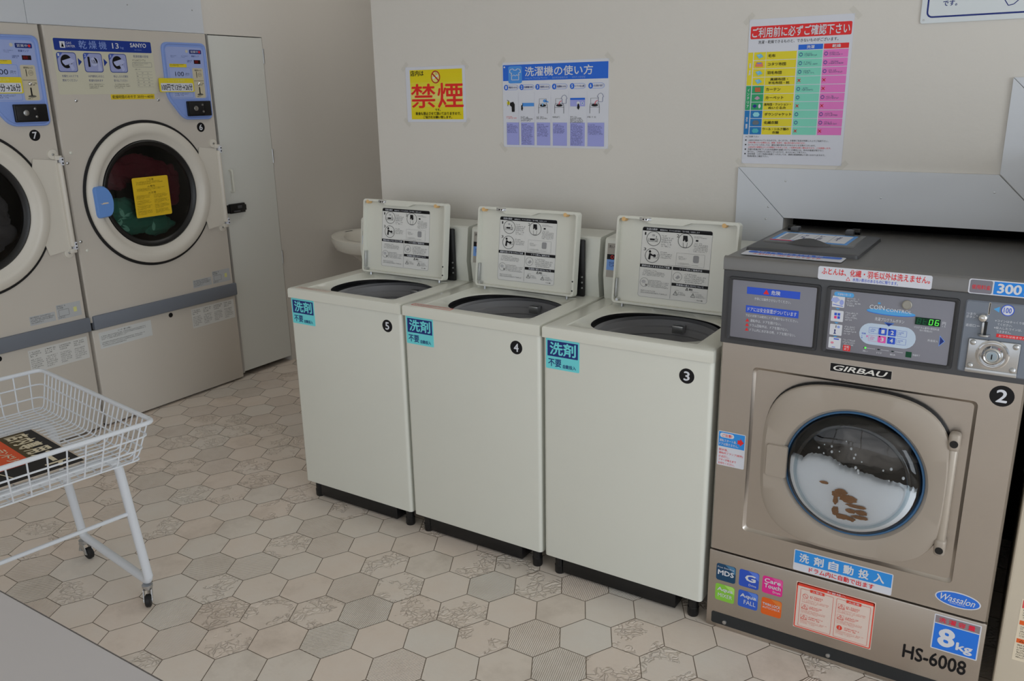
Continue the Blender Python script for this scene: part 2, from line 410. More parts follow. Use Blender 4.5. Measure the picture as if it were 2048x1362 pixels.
# grey boards framing the machine openings, mitred corners
def prism(mb, pts, y0, y1, mt):
    mb.loft([[(x, y0, z) for x, z in pts], [(x, y1, z) for x, z in pts]], mt, True, True)
g = .0012
tb = (WY-.009, WY-.0005)
def trim(name, pts):
    cx = sum(p[0] for p in pts)/len(pts); cz = sum(p[1] for p in pts)/len(pts)
    q = []
    for x, z in pts:
        d = sqrt((x-cx)**2+(z-cz)**2); q.append((x-(x-cx)/d*g, z-(z-cz)/d*g))
    mb = MB(); prism(mb, q, tb[0], tb[1], trim_m); return struct(name, mb)
t1 = trim('trim_1', [(1.553, 1.34), (1.711, 1.182), (1.711, 0.0), (1.553, 0.0)])
t2 = trim('trim_2', [(1.553, 1.34), (2.306, 1.34), (2.463, 1.183), (1.711, 1.182)])
t3 = trim('trim_3', [(2.306, 1.342), (2.306, 1.604), (2.463, 1.447), (2.463, 1.185)])
t4 = trim('trim_4', [(2.306, 1.604), (3.34, 1.604), (3.19, 1.447), (2.463, 1.447)])
t5 = trim('trim_5', [(3.34, 1.604), (3.19, 1.447), (3.19, 0), (3.34, 0)])
def scr(parent, pts, r=.0035):
    for x, z in pts:
        mb = MB().lathe((x, tb[0]+.0005, z), (0, -1, 0), [(r, 0), (r*.8, .0015), (.0001, .002)], galv, 12)
        obj('screw', mb, parent)
scr(t1, [(1.66, 1.215), (1.655, 1.235-.06), (1.62, 1.0)]); scr(t2, [(1.71, 1.3), (2.36-.06, 1.29), (2.0, 1.26)]); scr(t3, [(2.42, 1.5)])
# grey board over the dryers (three pieces) and the aluminium strip beside them
for i, (a, b) in enumerate(((-.88, -.029), (-.027, .903))):
    o = struct('trim_%d' % (6+i), MB().box((LX-.0005, a, 1.9185), (LX+.007, b, 2.3), trim_m))
    for y, z in ((a+.5, 2.03), (b-.06, 2.03)):
        obj('screw', MB().lathe((LX+.0065, y, z), (1, 0, 0), [(.0035, 0), (.003, .0015), (.0001, .002)], galv, 12), o)
struct('trim_8', MB().box((LX, .9045, .03), (LX+.012, .917, 1.917), alu))
# narrow white door of the service closet
d = struct('door_1', MB().box((LX-.03, .9185, .034), (LX+.004, 1.2935, 1.9125), panel_m, .0015, 1))
mb = MB(); mb.tube(fillet([(LX+.004, .968, 1.085), (LX+.028, .968, 1.085), (LX+.028, .968, 1.205), (LX+.004, .968, 1.205)], .012), .006, cream_in, 8)
obj('handle', mb, d)
mb = MB(); mb.box((LX+.004, .935, .965), (LX+.022, 1.04, 1.018), black, .003); mb.box((LX+.004, 1.04, .975), (LX+.02, 1.05, 1.008), black, .003)
mb.box((LX+.022, .985, .99), (LX+.025, 1.015, 1.006), darkgrey, .001); mb.box((LX+.022, .955, .972), (LX+.026, 1.0, .98), darkgrey, .001)
mb.box((LX+.004, .921, .968), (LX+.018, .9345, 1.014), black, .003)
tag(obj('latch', mb, d), 'black turning latch')
for z in (1.815, 1.26, .66):
    obj('hinge', MB().cyl((LX+.004, 1.2955, z-.04), (LX+.004, 1.2955, z+.04), .005, galv, 10), d)

# ================================================================== notices on the back wall
def poster(name, x, z, w_, h_, label, cat='poster', tape=True):
    o = thing(name, (x, WY, z-h_), label, cat, 'notices on the back wall')
    d = Dec((x, WY-.0006, z), (w_, 0, 0), (0, 0, -h_), (0, -1, 0))   # u 0..1 right, v 0..1 down
    d.slab([(0, 0), (0, 1), (1, 1), (1, 0)], Wp, .0008)
    d.w, d.hh = w_, h_
    if tape:
        for k, (tx, tz) in enumerate(((0, 0), (1, 0), (0, 1), (1, 1))):
            cx = x+w_*tx; cz = z-h_*tz; sg = 1 if tx else -1; sz = -1 if tz else 1
            m_ = MB(); q = .011
            m_.T = Matrix.Translation((cx+sg*.002, WY-.0021, cz+sz*.002)) @ Matrix.Rotation(radians(45*sg*sz), 4, 'Y')
            m_.box((-.02, -.0002, -.008), (.02, .0002, .008), tape_m)
            tag(obj('tape', m_, o), 'clear sticky tape')
    return o, d
tape_m = glass_mat('clear_tape', (0.975, 0.975, 0.97, 1), .3, f=.01)
# --- no smoking sheet
o, d = poster('no_smoking_notice', .1551, 1.6949, .2964, .214, 'yellow notice with two large red characters and a no-smoking symbol taped to the back wall', 'sign')
n = 12
for k in range(n):
    v0 = .055+.895*k/n; v1 = .055+.895*(k+1)/n; t = abs((k+.5)/n-.52)*2
    d.rect(.075, v0, .955, v1, pr(int(206+10*t), int(198-2*t), int(118-92*min(1, t*1.5)) if t < .66 else 26))
d.up(); d.text('店内は', .085, .165, .315, .065, K_, .02); d.text('禁', .08, .745, .505, .305, pr(188, 36, 32), .012); d.text('煙', .535, .745, .965, .295, pr(188, 36, 32), .012)
d.ell(.515, .19, .078, .115, pr(150, 40, 30)); d.up(); d.ell(.515, .19, .062, .092, pr(226, 214, 120)); d.up()
d.poly([(.465, .2), (.55, .15), (.565, .175), (.48, .225)], Wt); d.up(); d.line([(.46, .12), (.57, .26)], .022, pr(150, 40, 30)); d.line([(.535, .15), (.52, .1), (.54, .08)], .006, pr(120, 110, 90))
d.text('です。', .49, .80, .58, .755, K_, .015); d.text('飲食も禁止させて頂いておりますので、', .15, .875, .92, .815, K_, .015); d.text('ご協力をお願い致します。', .28, .935, .77, .885, K_, .015)
d.build('printed_sheet', o)
# --- how to use the washing machine
o, d = poster('washing_instructions_poster', .6254, 1.6978, .4459, .3086, 'white and blue poster with six washing steps taped to the back wall, middle of three', 'poster')
B1 = pr(34, 84, 172); B2 = pr(72, 134, 205); LV = pr(134, 138, 190)
d.rect(.006, .03, .994, .215, B1); d.up()
d.rr(.06, .045, .195, .245, .02, B2); d.up()
sh = [(.078, .085), (.105, .075), (.115, .092), (.14, .092), (.15, .075), (.177, .085), (.182, .12), (.163, .125), (.163, .205), (.093, .205), (.093, .125), (.074, .12)]
d.line(sh+[sh[0]], .006, Wt); d.line([(.085, .145), (.1, .16), (.115, .145), (.13, .16), (.145, .145), (.16, .16), (.172, .145)], .005, Wt)
d.text('洗濯機の使い方', .225, .168, .86, .058, Wt, .014, res=3); d.text('Using the Washing Machine', .225, .202, .44, .18, pr(130, 160, 210)); d.text('洗衣机的使用方法', .485, .203, .63, .18, pr(130, 160, 210)); d.text('세탁기 사용방법', .67, .203, .79, .18, pr(130, 160, 210))
d.ell(.022, .055, .008, .01, Wt)
cx6 = (.035, .19, .345, .505, .672, .84); steps = ('現金を入れる', '洗濯物量を表示', '洗剤を入れる', '洗濯物を入れる', 'ソフト仕上剤', 'ゼロ表示で終了')
bx6 = ((.035, .16), (.18, .31), (.335, .465), (.49, .625), (.655, .79), (.815, .965))
for k, cx in enumerate(cx6):
    d.h = .001
    d.rrframe(cx-.01, .262, cx+.122, .322, .028, .003, B1); d.up(); d.ell(cx, .292, .021, .033, B1); d.up()
    d.text(str(k+1), cx-.007, .31, cx+.007, .272, Wt, .03); d.text(steps[k], cx+.026, .304, cx+.112, .28, NB, .012)
    if k: d.rect(cx-.032, .35, cx-.0305, .98, pr(150, 150, 160))
    x0, x1 = bx6[k]; d.rect(x0, .705, x1, .975, LV); d.up()
    d.lines(x0+.006, .72, x1-.01, .72+.245*(.45, 1, .6, .45, 1, .5)[k], (6, 14, 8, 6, 16, 7)[k], pr(66, 66, 108), -.0 or .5, 10+k)
    d.lines(x0, .63, x1-.005, .63+(.03, .06, .035, .02, .08, .02)[k], (2, 3, 2, 1, 5, 1)[k], RD if k == 0 else K_, .55, 30+k)
    if k in (2, 3, 5):   # machine drawing
        d.line([(x0+.02, .6), (x0+.02, .52), (x0+.025, .49), (x0+.1, .49), (x0+.105, .52), (x0+.105, .6)], .003, K_)
        d.line([(x0+.02, .53), (x0+.105, .53)], .003, K_); d.line([(x0+.028, .49), (x0+.028, .43), (x0+.095, .43), (x0+.095, .49)], .002, K_); d.ell(x0+.063, .508, .03, .014, K_)
        d.up()
        if k == 2: d.ell(x0+.08, .455, .016, .017, B2); d.line([(x0+.09, .455), (x0+.115, .47)], .012, B2); d.line([(x0+.06, .48), (x0+.06, .51)], .012, pr(120, 170, 215))
        else:
            ox, oy = (x0+.095, .40) if k == 3 else (x0+.1, .385)
            ts = [(0, 0), (.018, -.01), (.03, 0), (.042, .03), (.033, .035), (.033, .085), (-.003, .085), (-.003, .035), (-.013, .03)]
            ts = [(ox+a, oy+b) for a, b in ts]; d.poly(ts, Wt); d.up(); d.line(ts+[ts[0]], .003, NB); d.line([(ox-.035, .50), (ox-.03, .47), (ox-.01, .455)], .006, pr(200, 70, 90))
    elif k == 0:
        d.poly([(.075, .47), (.105, .46), (.12, .49), (.118, .58), (.09, .58), (.088, .52), (.07, .5)], K_); d.up(); d.ell(.057, .475, .014, .022, pr(190, 180, 40)); d.line([(.045, .44), (.06, .45), (.05, .51)], .005, K_)
    elif k == 1:
        d.rect(x0+.015, .475, x1, .515, B2); d.ell(x0+.012, .495, .01, .018, Wt); d.up(); d.poly([(x0+.006, .5), (x0+.016, .5), (x0+.022, .54), (x0+.014, .57), (x0+.004, .55)], K_)
    else:
        d.rect(x0, .425, x1, .52, LV); d.up(); d.rect(x0, .425, x1, .447, B1); d.ell(x0+.075, .485, .015, .02, Wt); d.ell(x0+.113, .485, .012, .016, Wt); d.up(); d.ell(x0+.113, .485, .006, .008, B1); d.poly([(x0+.07, .49), (x0+.08, .49), (x0+.088, .53), (x0+.078, .56), (x0+.064, .54)], K_)
d.build('printed_sheet', o)
# --- what may be washed
o, d = poster('laundry_check_poster', 1.5601, 1.7955, .3142, .4436, 'tall white poster with red heading and yellow, green and pink table on back wall', 'poster')
YL = pr(206, 192, 48); GN = pr(42, 128, 84); B3 = pr(30, 96, 150); TE = pr(96, 160, 142); PK = pr(206, 112, 178)
d.rr(.018, .047, .985, .132, .012, RD); d.rect(.5, .183, .733, .217, B1); d.rect(.742, .183, .972, .217, RD)
d.text('洗濯・乾燥できるものと、できないものがございます。', .1, .166, .87, .143, K_, .006)
v0, pv = .222, .0573
for k in range(10):
    a = v0+pv*k; b = a+pv*.93; ic = YL if k < 4 else GN if k < 7 else B3
    d.rect(.065, a, .185, b, ic); d.rect(.19, a, .488, b, YL); d.rect(.5, a, .733, b, TE); d.rect(.742, a, .972, b, PK)
for a, b, c_, t in ((0, 4, YL, '寝具'), (4, 7, GN, 'インテリア'), (7, 10, B3, '衣類')):
    d.rect(.005, v0+pv*a, .056, v0+pv*b-.004, c_); d.up()
    n = len(t); h_ = pv*(b-a)-.03; st = min(.05, h_/n)
    for i, ch in enumerate(t):
        cy = v0+pv*(a+b)/2-st*n/2+st*(i+.5); d.text('｜' if ch == 'ー' else ch, .02, cy+st*.36, .042, cy-st*.36, Wt, .02)
d.up()
d.text('ご利用前に必ずご確認下さい', .035, .124, .97, .056, Wt, .018, res=3); d.text('洗濯', .58, .211, .655, .189, Wt, .02); d.text('乾燥', .82, .211, .9, .189, Wt, .02)
rows = ('毛布', 'コタツ布団', '羽毛布団', '真綿布団・|羊毛布団・枕', 'カーテン', 'カーペット', '座布団・クッション・|ぬいぐるみ', 'ダウンジャケット', '化繊衣類', 'ウール・シルク類の|衣類')
o1 = 'OOOXOOXOOX'; o2 = 'OOOXXOXOOX'; n1 = '1110100000'; n2 = '1110010110'
DB = pr(36, 66, 128)
for k, t in enumerate(rows):
    a = v0+pv*k; m_ = a+pv*.46; L_ = t.split('|')
    for i, q in enumerate(L_):
        wq = min(.27, .036*len(q)); x0 = .21 if len(L_) == 1 else .335-wq/2
        if len(L_) == 1: d.text(q, x0, m_+.011, x0+wq, m_-.011, K_, .014)
        else: d.text(q, x0, m_+(-.002 if i == 0 else .021), x0+wq*.98, m_-(.021 if i == 0 else -.003), K_, .014)
    for s_, nn, x in ((o1, n1, .53), (o2, n2, .768)):
        if s_[k] == 'O': d.ring(x, m_, .017, .0125, .0042, DB, 20)
        else: d.line([(x-.014, m_-.01), (x+.014, m_+.01)], .005, RD); d.line([(x-.014, m_+.01), (x+.014, m_-.01)], .005, RD)
        if nn[k] == '1': d.lines(x+.035, m_-.012, x+.175, m_+.012, 2, pr(70, 80, 110), .6, k+int(x*100))
    c = .125
    icols = [pr(110, 176, 208)]*4+[pr(150, 84, 52), pr(150, 120, 140), pr(40, 44, 130), pr(120, 180, 190), pr(84, 92, 100), pr(60, 140, 150)]
    if k in (1,): d.poly([(c-.03, m_-.015), (c+.03, m_-.015), (c+.04, m_+.015), (c-.04, m_+.015)], pr(186, 106, 84)); d.up(); d.poly([(c-.02, m_-.014), (c+.02, m_-.014), (c+.022, m_-.004), (c-.022, m_-.004)], pr(100, 110, 160)); d.h -= d.step
    elif k in (0, 2, 3): d.poly([(c-.035, m_-.008), (c+.01, m_-.016), (c+.038, m_+.004), (c-.005, m_+.018)], icols[k]); d.up(); d.ell(c-.008, m_-.004, .012, .006, pr(150, 200, 220)); d.h -= d.step
    elif k == 4: d.rect(c-.028, m_-.015, c+.028, m_+.016, icols[k])
    elif k == 5: d.poly([(c-.03, m_+.004), (c, m_-.014), (c+.03, m_+.002), (c, m_+.014)], icols[k])
    elif k == 6: d.poly([(c-.045, m_), (c-.02, m_-.014), (c+.003, m_), (c-.02, m_+.014)], icols[k]); d.ell(c+.028, m_, .012, .015, Wt)
    else: d.poly([(c-.02, m_-.015), (c+.02, m_-.015), (c+.036, m_+.002), (c+.022, m_+.016), (c-.022, m_+.016), (c-.036, m_+.002)], icols[k])
d.text('※ご注意下さい', .03, .812, .17, .8, K_, .004)
notes = ('上記の○印のついているものでも、あくまでも、お客様ご自身が判断した上でご利用下さい。', '生地が痛んでいる場合には、破損・色落ち・縮み等の恐れが有ります。', 'カーペットにつきましては、裏地の糊が落ち多少やわらかくなる事がございます。', '上記以外の破損などによる事故につきましては、一切責任は負い兼ねますので、ご注意願います。', '洗濯や乾燥が終了したまま洗濯物を放置されている場合には、他のお客様が断りなく', '取り出し、ご利用される事がございますので、あらかじめご了承下さい。', '羽毛布団・コタツ布団の乾燥につきましては、通常の乾燥時間より長くかかりますので、', '乾燥状態をご確認下さい。')
for k in range(8):
    a = .826+.0163*k; red = k in (1, 3)
    if k in (0, 2, 4, 6): d.ell(.034, a+.006, .007, .005, K_)
    d.text(notes[k], .06, a+.0125, .06+(.8, .58, .68, .83, .76, .6, .78, .22)[k], a, RD if red else K_, .004)
d.build('printed_sheet', o)
# --- board at the top right edge
o = thing('information_board', (2.054, WY, 1.756), 'white board with a thick blue rounded border at the top right corner of the photo', 'sign')
d = Dec((2.054, WY-.0006, 1.756), (1, 0, 0), (0, 0, 1), (0, -1, 0)); d.slab(rr_pts(0, 0, .75, .42, .006), pr(166, 171, 174), .004)
d.rrframe(.014, .014, .736, .406, .016, .0045, NB)
d.text('です。', .054, .043, .09, .058, NB, .02)
hx = [(.196, .1), (.195, .075), (.205, .05), (.215, .035), (.228, .038), (.24, .05), (.25, .075), (.252, .1)]
d.line(hx, .0022, NB); d.line([(.208, .055), (.222, .072), (.232, .09)], .003, NB); d.line([(.22, .07), (.23, .062), (.24, .066)], .002, NB)
for x, z in ((.262, .062), (.258, .043), (.268, .083)): d.ring(x, z, .0052, .0052, .002, NB, 16)
d.build('printed_face', o)
for x, z in ((.009, .009), (.741, .009), (.009, .411), (.741, .411)):
    obj('screw', MB().lathe((2.054+x, WY-.0044, 1.756+z), (0, -1, 0), [(.003, 0), (.0025, .0012), (.0001, .0016)], galv, 12), o)

# ================================================================== top-load washers
WW, WH, WD = .56, .8826, .555
def pad(mb, a, c, mt): mb.box(a, c, mt)
def loop_rect(x0, x1, y0, y1, z, n, r=.02, cx=None, cy=None):
    cx = (x0+x1)/2 if cx is None else cx; cy = (y0+y1)/2 if cy is None else cy; out = []
    for k in range(n):
        a = 2*pi*(k+.5)/n; dx, dy = cos(a), sin(a)
        tx = ((x1-cx)/dx if dx > 0 else (x0-cx)/dx) if abs(dx) > 1e-9 else 1e9
        ty = ((y1-cy)/dy if dy > 0 else (y0-cy)/dy) if abs(dy) > 1e-9 else 1e9
        t = min(tx, ty); out.append((cx+dx*t, cy+dy*t, z))
    # snap nearest samples to the true corners
    for X in (x0, x1):
        for Y in (y0, y1):
            i = min(range(n), key=lambda k: (out[k][0]-X)**2+(out[k][1]-Y)**2); out[i] = (X, Y, z)
    return out
def loop_super(cx, cy, ax, ay, z, n, e=2.0):
    out = []
    for k in range(n):
        a = 2*pi*(k+.5)/n; c_, s_ = cos(a), sin(a)
        r = (abs(c_/ax)**e+abs(s_/ay)**e)**(-1/e); out.append((cx+r*c_, cy+r*s_, z))
    return out
def washer():
    t = thing('coin_washer', (0, 0, 0), 'x', 'washing machine', 'cream top-loading coin washers in a row')
    mb = MB()   # cabinet: rounded vertical corners
    def rr3(x0, y0, x1, y1, r, z): return [(x, y, z) for x, y in rr_pts(x0, y0, x1, y1, r, 6)]
    L_ = [rr3(.0015, .004, WW-.0005, WD, .013, z) for z in (.07, .845)]
    mb.loft(L_, cream, True, False); obj('cabinet', mb, t)
    # lid deck with well and opening
    mb = MB(); n = 96
    def outer(z, i): return loop_rect(i, WW-i, i, WD-i, z, n, cx=.28, cy=.21)
    lo = [outer(.845, .0), outer(WH-.008, .0), outer(WH-.003, .002), outer(WH, .008)]
    lo += [loop_rect(.064, .496, .04, .372, WH, n, cx=.28, cy=.21), loop_rect(.067, .493, .043, .369, WH-.003, n, cx=.28, cy=.21),
           loop_super(.295, .212, .213, .163, WH-.012, n, 2.35), loop_super(.295, .212, .209, .159, WH-.017, n, 2.35)]
    mb.loft(lo, cream_in); obj('top_deck', mb, t)
    mb = MB(); mb.loft([loop_super(.295, .212, .2095, .1595, WH-.0165, n, 2.35), loop_super(.293, .22, .216, .175, WH-.026, n, 2.3), loop_super(.29, .238, .217, .205, WH-.038, n, 2.1), loop_super(.285, .245, .207, .207, WH-.044, n)], blackr)
    obj('rubber_lip', mb, t)
    mb = MB(); c = (.285, .245)
    pf = [(.207, WH-.0435), (.202, WH-.05), (.196, WH-.052), (.196, WH-.074), (.19, WH-.078), (.19, WH-.1), (.197, WH-.106), (.197, WH-.36), (.18, WH-.40)]
    mb.loft([loop_super(c[0], c[1], r, r, z, n) for r, z in pf], drum_m, False, True)
    mb.box((.27, .408, WH-.09), (.31, .436, WH-.062), galv, .003)
    obj('drum', mb, t)
    # plinth and feet
    obj('plinth', MB().box((.062, .022, .008), (.47, .5, .0695), black, .003), t)
    for x in (.045, .525):
        for y in (.035, .5):
            mb = MB(); mb.lathe((x, y, 0), (0, 0, 1), [(.0001, 0), (.016, 0), (.018, .006), (.018, .03), (.016, .032), (.016, .0698)], black, 16); obj('foot', mb, t)
    # console behind the lid
    mb = MB()
    pf = [(.428, WH), (.417, .965), (.433, 1.09), (.44, 1.096), (.55, 1.104), (.555, 1.097), (.555, WH)]
    x0, x1 = .005, .555
    for xa, xb in ((x0, x1),):
        a = [(xa, y, z) for y, z in pf]; b = [(xb, y, z) for y, z in pf]; mb.loft([a, b], cream, True, True)
    cs = obj('console', mb, t, ang=25)
    def fy(z): return .417
    d = Dec((.015, fy(.965), .962), (1, 0, 0), Vector((0, .016, .133)).normalized(), Vector((0, -.133, .016)).normalized())
    d.rect(0, 0, .2, .118, pr(132, 128, 122)); d.up(); d.rect(0, .062, .2, .08, K_); d.rect(0, .025, .2, .062, pr(98, 132, 186)); d.up()
    d.text('洗い', .004, .102, .028, .112, K_); d.text('すすぎ', .03, .1, .055, .11, K_); d.lines(.01, .034, .15, .054, 2, NB, .5, 3); d.ring(.02, .071, .006, .006, .002, RD, 14)
    for k in range(4): d.ell(.06+.03*k, .09, .006, .006, pr(70, 70, 74), 14)
    d.build('display_panel', t)
    mb = MB(); mb.box((.3, .4025, WH+.0005), (.507, .4165, 1.088), black, .005)
    cb = obj('coin_box', mb, t); tag(cb, 'black coin box on the console')
    for z in (.915, .935, .955):
        obj('screw', MB().lathe((.4985, .4025, z), (0, -1, 0), [(.004, 0), (.003, .003), (.0001, .0035)], galv, 12), cb)
    # open lid: tray with walls towards the viewer
    lid = bpy.data.objects.new('lid', None); COL.objects.link(lid); lid.parent = t; lid.empty_display_size = .05
    up_ = Vector((0, .037, .297)).normalized(); nn = Vector((0, -up_.z, up_.y))
    A = Matrix(((1, 0, 0), tuple(up_), tuple(nn))).transposed().to_4x4(); A.translation = Vector((.072, .366, .8895))
    LW, LH, LD = .422, .297, .022
    mb = MB(); mb.T = A
    outer_ = rr_pts(0, 0, LW, LH, .012, 5); inner = rr_pts(.008, .008, LW-.008, LH-.009, .008, 5)
    # a finger notch lowers the upper wall on its right part
    mb.loft([[(x, y, -.006) for x, y in outer_], [(x, y, LD-.004) for x, y in outer_], [(x*.994+.0013, y*.994+.001, LD) for x, y in outer_],
             [(x, y, LD) for x, y in inner], [(x, y, .002) for x, y in inner]], cream_in, True, True)
    obj('lid_shell', mb, lid)
    mb = MB(); mb.T = A    # thick upper lip that narrows to the right
    lip = [(.1, LH-.004), (.1, LH-.014), (.125, LH-.022), (.235, LH-.022), (.262, LH-.012), (.3, LH-.010), (LW-.02, LH-.010), (LW-.02, LH-.004)]
    mb.loft([[(x, y, .002) for x, y in lip], [(x, y, LD+.0005) for x, y in lip]], cream_in, True, True); obj('lid_lip', mb, lid)
    for x in (.026, LW-.05):
        mb = MB(); mb.T = A; mb.cyl((x, LH-.012, .004), (x, LH-.012, LD+.003), .007, tan, 12); tag(obj('bumper', mb, lid), 'tan rubber bumper')
    mb = MB(); mb.T = A; mb.box((.082, LH-.014, .006), (.125, LH-.002, LD+.001), galv, .002); mb.box((.092, LH-.016, .01), (.115, LH-.002, LD+.004), chrome, .002)
    for x in (.098, .108): mb.cyl((x, LH-.009, LD), (x, LH-.009, LD+.005), .0028, blackr, 10)
    obj('lid_catch', mb, lid)
    mb = MB(); mb.T = A; mb.box((.01, .02, .002), (.014, .085, LD-.004), galv, .001); obj('hinge_arm', mb, lid)
    mb = MB(); mb.T = A; mb.cyl((.02, .012, .004), (.02, .012, LD), .005, galv, 10); obj('hinge_pivot', mb, lid)
    for x in (.034, LW-.034):
        mb = MB(); mb.T = A; mb.cyl((x, -.012, .004), (x, .004, .004), .005, galv, 10); obj('hinge_pin', mb, lid)
    for y in (.055, .022):
        mb = MB(); mb.T = A; mb.cyl((LW-.006, y, LD-.002), (LW-.006, y, LD+.001), .003, blackr, 8); obj('screw', mb, lid)
    # instruction sheet on the lid
    o3 = A @ Vector((.088, .264, .002)); d = Dec(o3, Vector((.243, 0, 0)), -up_*.234, nn)
    d.slab(rr_pts(0, 0, 1, 1, .035), pr(168, 168, 166), .0004)
    d.rrframe(0, 0, 1, 1, .035, .004, pr(120, 120, 122)); d.up(); d.rr(.005, .004, .995, .05, .03, K_); d.rect(.005, .03, .995, .055, K_)
    d.rect(0, .53, .47, .575, K_); d.rect(.485, .53, 1, .575, K_); d.rect(.485, .755, 1, .797, K_); d.rect(.474, .575, .478, .985, pr(110, 110, 112)); d.up()
    d.text('洗濯の順序', .06, .045, .22, .014, Wt, .01); d.text('●運転中は、デジタル表示部に「残り時間」を表示します', .26, .042, .82, .02, Wt, .004)
    d.text('硬貨を投入するときのご注意', .03, .566, .44, .538, Wt, .012); d.text('ソフト剤のご使用方法', .58, .566, .9, .538, Wt, .012); d.text('洗濯機の据え付けについて', .55, .79, .94, .762, Wt, .012)
    d.text('1', .04, .115, .06, .075, K_); d.text('2', .505, .115, .54, .075, K_); d.text('3', .04, .335, .075, .295, K_)
    for cx, cy in ((.175, .16), (.63, .155), (.17, .4)): d.ring(cx, cy, .105, .103, .006, K_, 32)
    d.rect(.12, .16, .19, .185, K_); d.line([(.1, .155), (.1, .2), (.235, .2), (.235, .155)], .004, K_); d.rrframe(.2, .155, .225, .195, .005, .004, K_); d.rect(.21, .12, .217, .145, K_); d.rr(.15, .1, .19, .125, .01, pr(130, 130, 132))
    d.poly([(.595, .085), (.655, .085), (.665, .16), (.635, .175), (.62, .14), (.61, .165), (.595, .16)], K_); d.line([(.6, .18), (.607, .245), (.655, .245), (.66, .18)], .004, K_)
    d.ell(.135, .345, .017, .018, K_); d.poly([(.125, .37), (.145, .368), (.2, .4), (.195, .415), (.15, .4), (.145, .46), (.115, .455)], K_); d.ell(.205, .4, .022, .02, K_); d.line([(.185, .43), (.25, .43), (.25, .37)], .004, K_)
    G_ = pr(92, 92, 94)
    for a, b, n_ in (((.29, .09), (.46, .265), 6), ((.75, .075), (.95, .11), 2), ((.75, .165), (.97, .3), 6), ((.29, .325), (.47, .425), 4), ((.05, .6), (.43, .69), 4), ((.15, .74), (.46, .85), 5), ((.04, .89), (.45, .945), 2), ((.66, .6), (.98, .735), 5), ((.58, .87), (.72, .92), 3), ((.84, .87), (.98, .93), 3), ((.54, .845), (.66, .86), 1), ((.76, .845), (.98, .86), 1), ((.55, .37), (.68, .42), 3), ((.55, .46), (.86, .49), 2), ((.4, .505), (.97, .52), 1)):
        d.lines(a[0], a[1], b[0], b[1], n_, G_, .42, int(a[0]*997+a[1]*113))
    d.rrframe(.52, .33, .92, .51, .01, .003, pr(130, 130, 130)); d.rr(.76, .35, .84, .45, .02, pr(118, 118, 120)); d.rect(.775, .132, .81, .155, K_)
    d.ring(.56, .665, .065, .065, .004, G_, 24); d.ring(.085, .79, .065, .065, .004, G_, 24); d.poly([(.53, .68), (.57, .64), (.6, .67), (.56, .7)], pr(130, 130, 132)); d.line([(.1, .81), (.13, .84)], .006, K_); d.line([(.13, .81), (.1, .84)], .006, K_); d.ell(.075, .78, .03, .025, pr(140, 140, 142))
    for cx, cy, r in ((.71, .825, .02), (.55, .9, .03), (.8, .905, .03)):
        d.line([(cx, cy-r), (cx+r, cy+r*.8), (cx-r, cy+r*.8), (cx, cy-r)], .005, K_); d.rect(cx-.003, cy-.008, cx+.003, cy+.008, K_)
    d.text('警告', .74, .84, .79, .812, K_, .015); d.text('サンヨー電機', .86, .975, .94, .957, K_, .006)
    d.build('instruction_sheet', lid)
    # detergent sticker
    CY = pr(94, 180, 186)
    d = Dec((.012, .004, .744), (1, 0, 0), (0, 0, 1), (0, -1, 0)); d.slab(rr_pts(0, 0, .12, .1, .004), CY, .0004)
    d.rect(.006, .042, .115, .093, NB); d.up(); d.text('洗剤', .014, .047, .108, .09, CY, .026, res=3); d.text('不要', .009, .008, .056, .034, NB, .014, res=3); d.text('自動投入', .062, .007, .108, .02, NB, .014)
    tag(d.build('detergent_sticker', t), 'turquoise and navy detergent sticker')
    return t
W5 = washer(); PITCH = .5701
W4 = dup(W5); W4.location = (PITCH, 0, 0); W3 = dup(W5); W3.location = (2*PITCH, 0, 0)
def badge(x, y, z, num, parent, u=(1, 0, 0), n=(0, -1, 0), r=.023, name='number_badge', h=.0004, wf=1.0):
    d = Dec((x, y, z), u, (0, 0, 1), n); d.slab([(r*cos(2*pi*k/28), r*sin(2*pi*k/28)) for k in range(28)], K_, h)
    d.text(num, -r*.4*wf, -r*.62, r*.4*wf, r*.62, Wt, .02, res=4)
    return tag(d.build(name, parent), 'round black badge with number %s' % num)
for o, num, bx, lab in ((W5, '5', .494, 'cream top-loading washer with open lid and round badge 5, farthest from the steel washer'), (W4, '4', .4705, 'cream top-loading washer with open lid and round badge 4, middle of the row'), (W3, '3', .482, 'cream top-loading washer with open lid and round badge 3, next to the steel washer')):
    o['label'] = lab; badge(o.location.x+bx, .004, .794, num, o)
# strips glued on the decks of washers 5 and 4
for o, edge in ((W5, pr(160, 150, 140)), (W4, RD)):
    x = o.location.x; d = Dec((x+.03, .012, WH), (1, 0, 0), (0, 1, 0), (0, 0, 1)); d.slab([(0, 0), (.17, 0), (.17, .024), (0, .024)], pr(166, 158, 150), .0004)
    d.frame([(0, 0), (.17, 0), (.17, .024), (0, .024)], [(.003, .003), (.167, .003), (.167, .021), (.003, .021)], edge); d.lines(.006, .005, .16, .019, 2, pr(140, 110, 105), .5, 5)
    d.build('notice_strip', o)

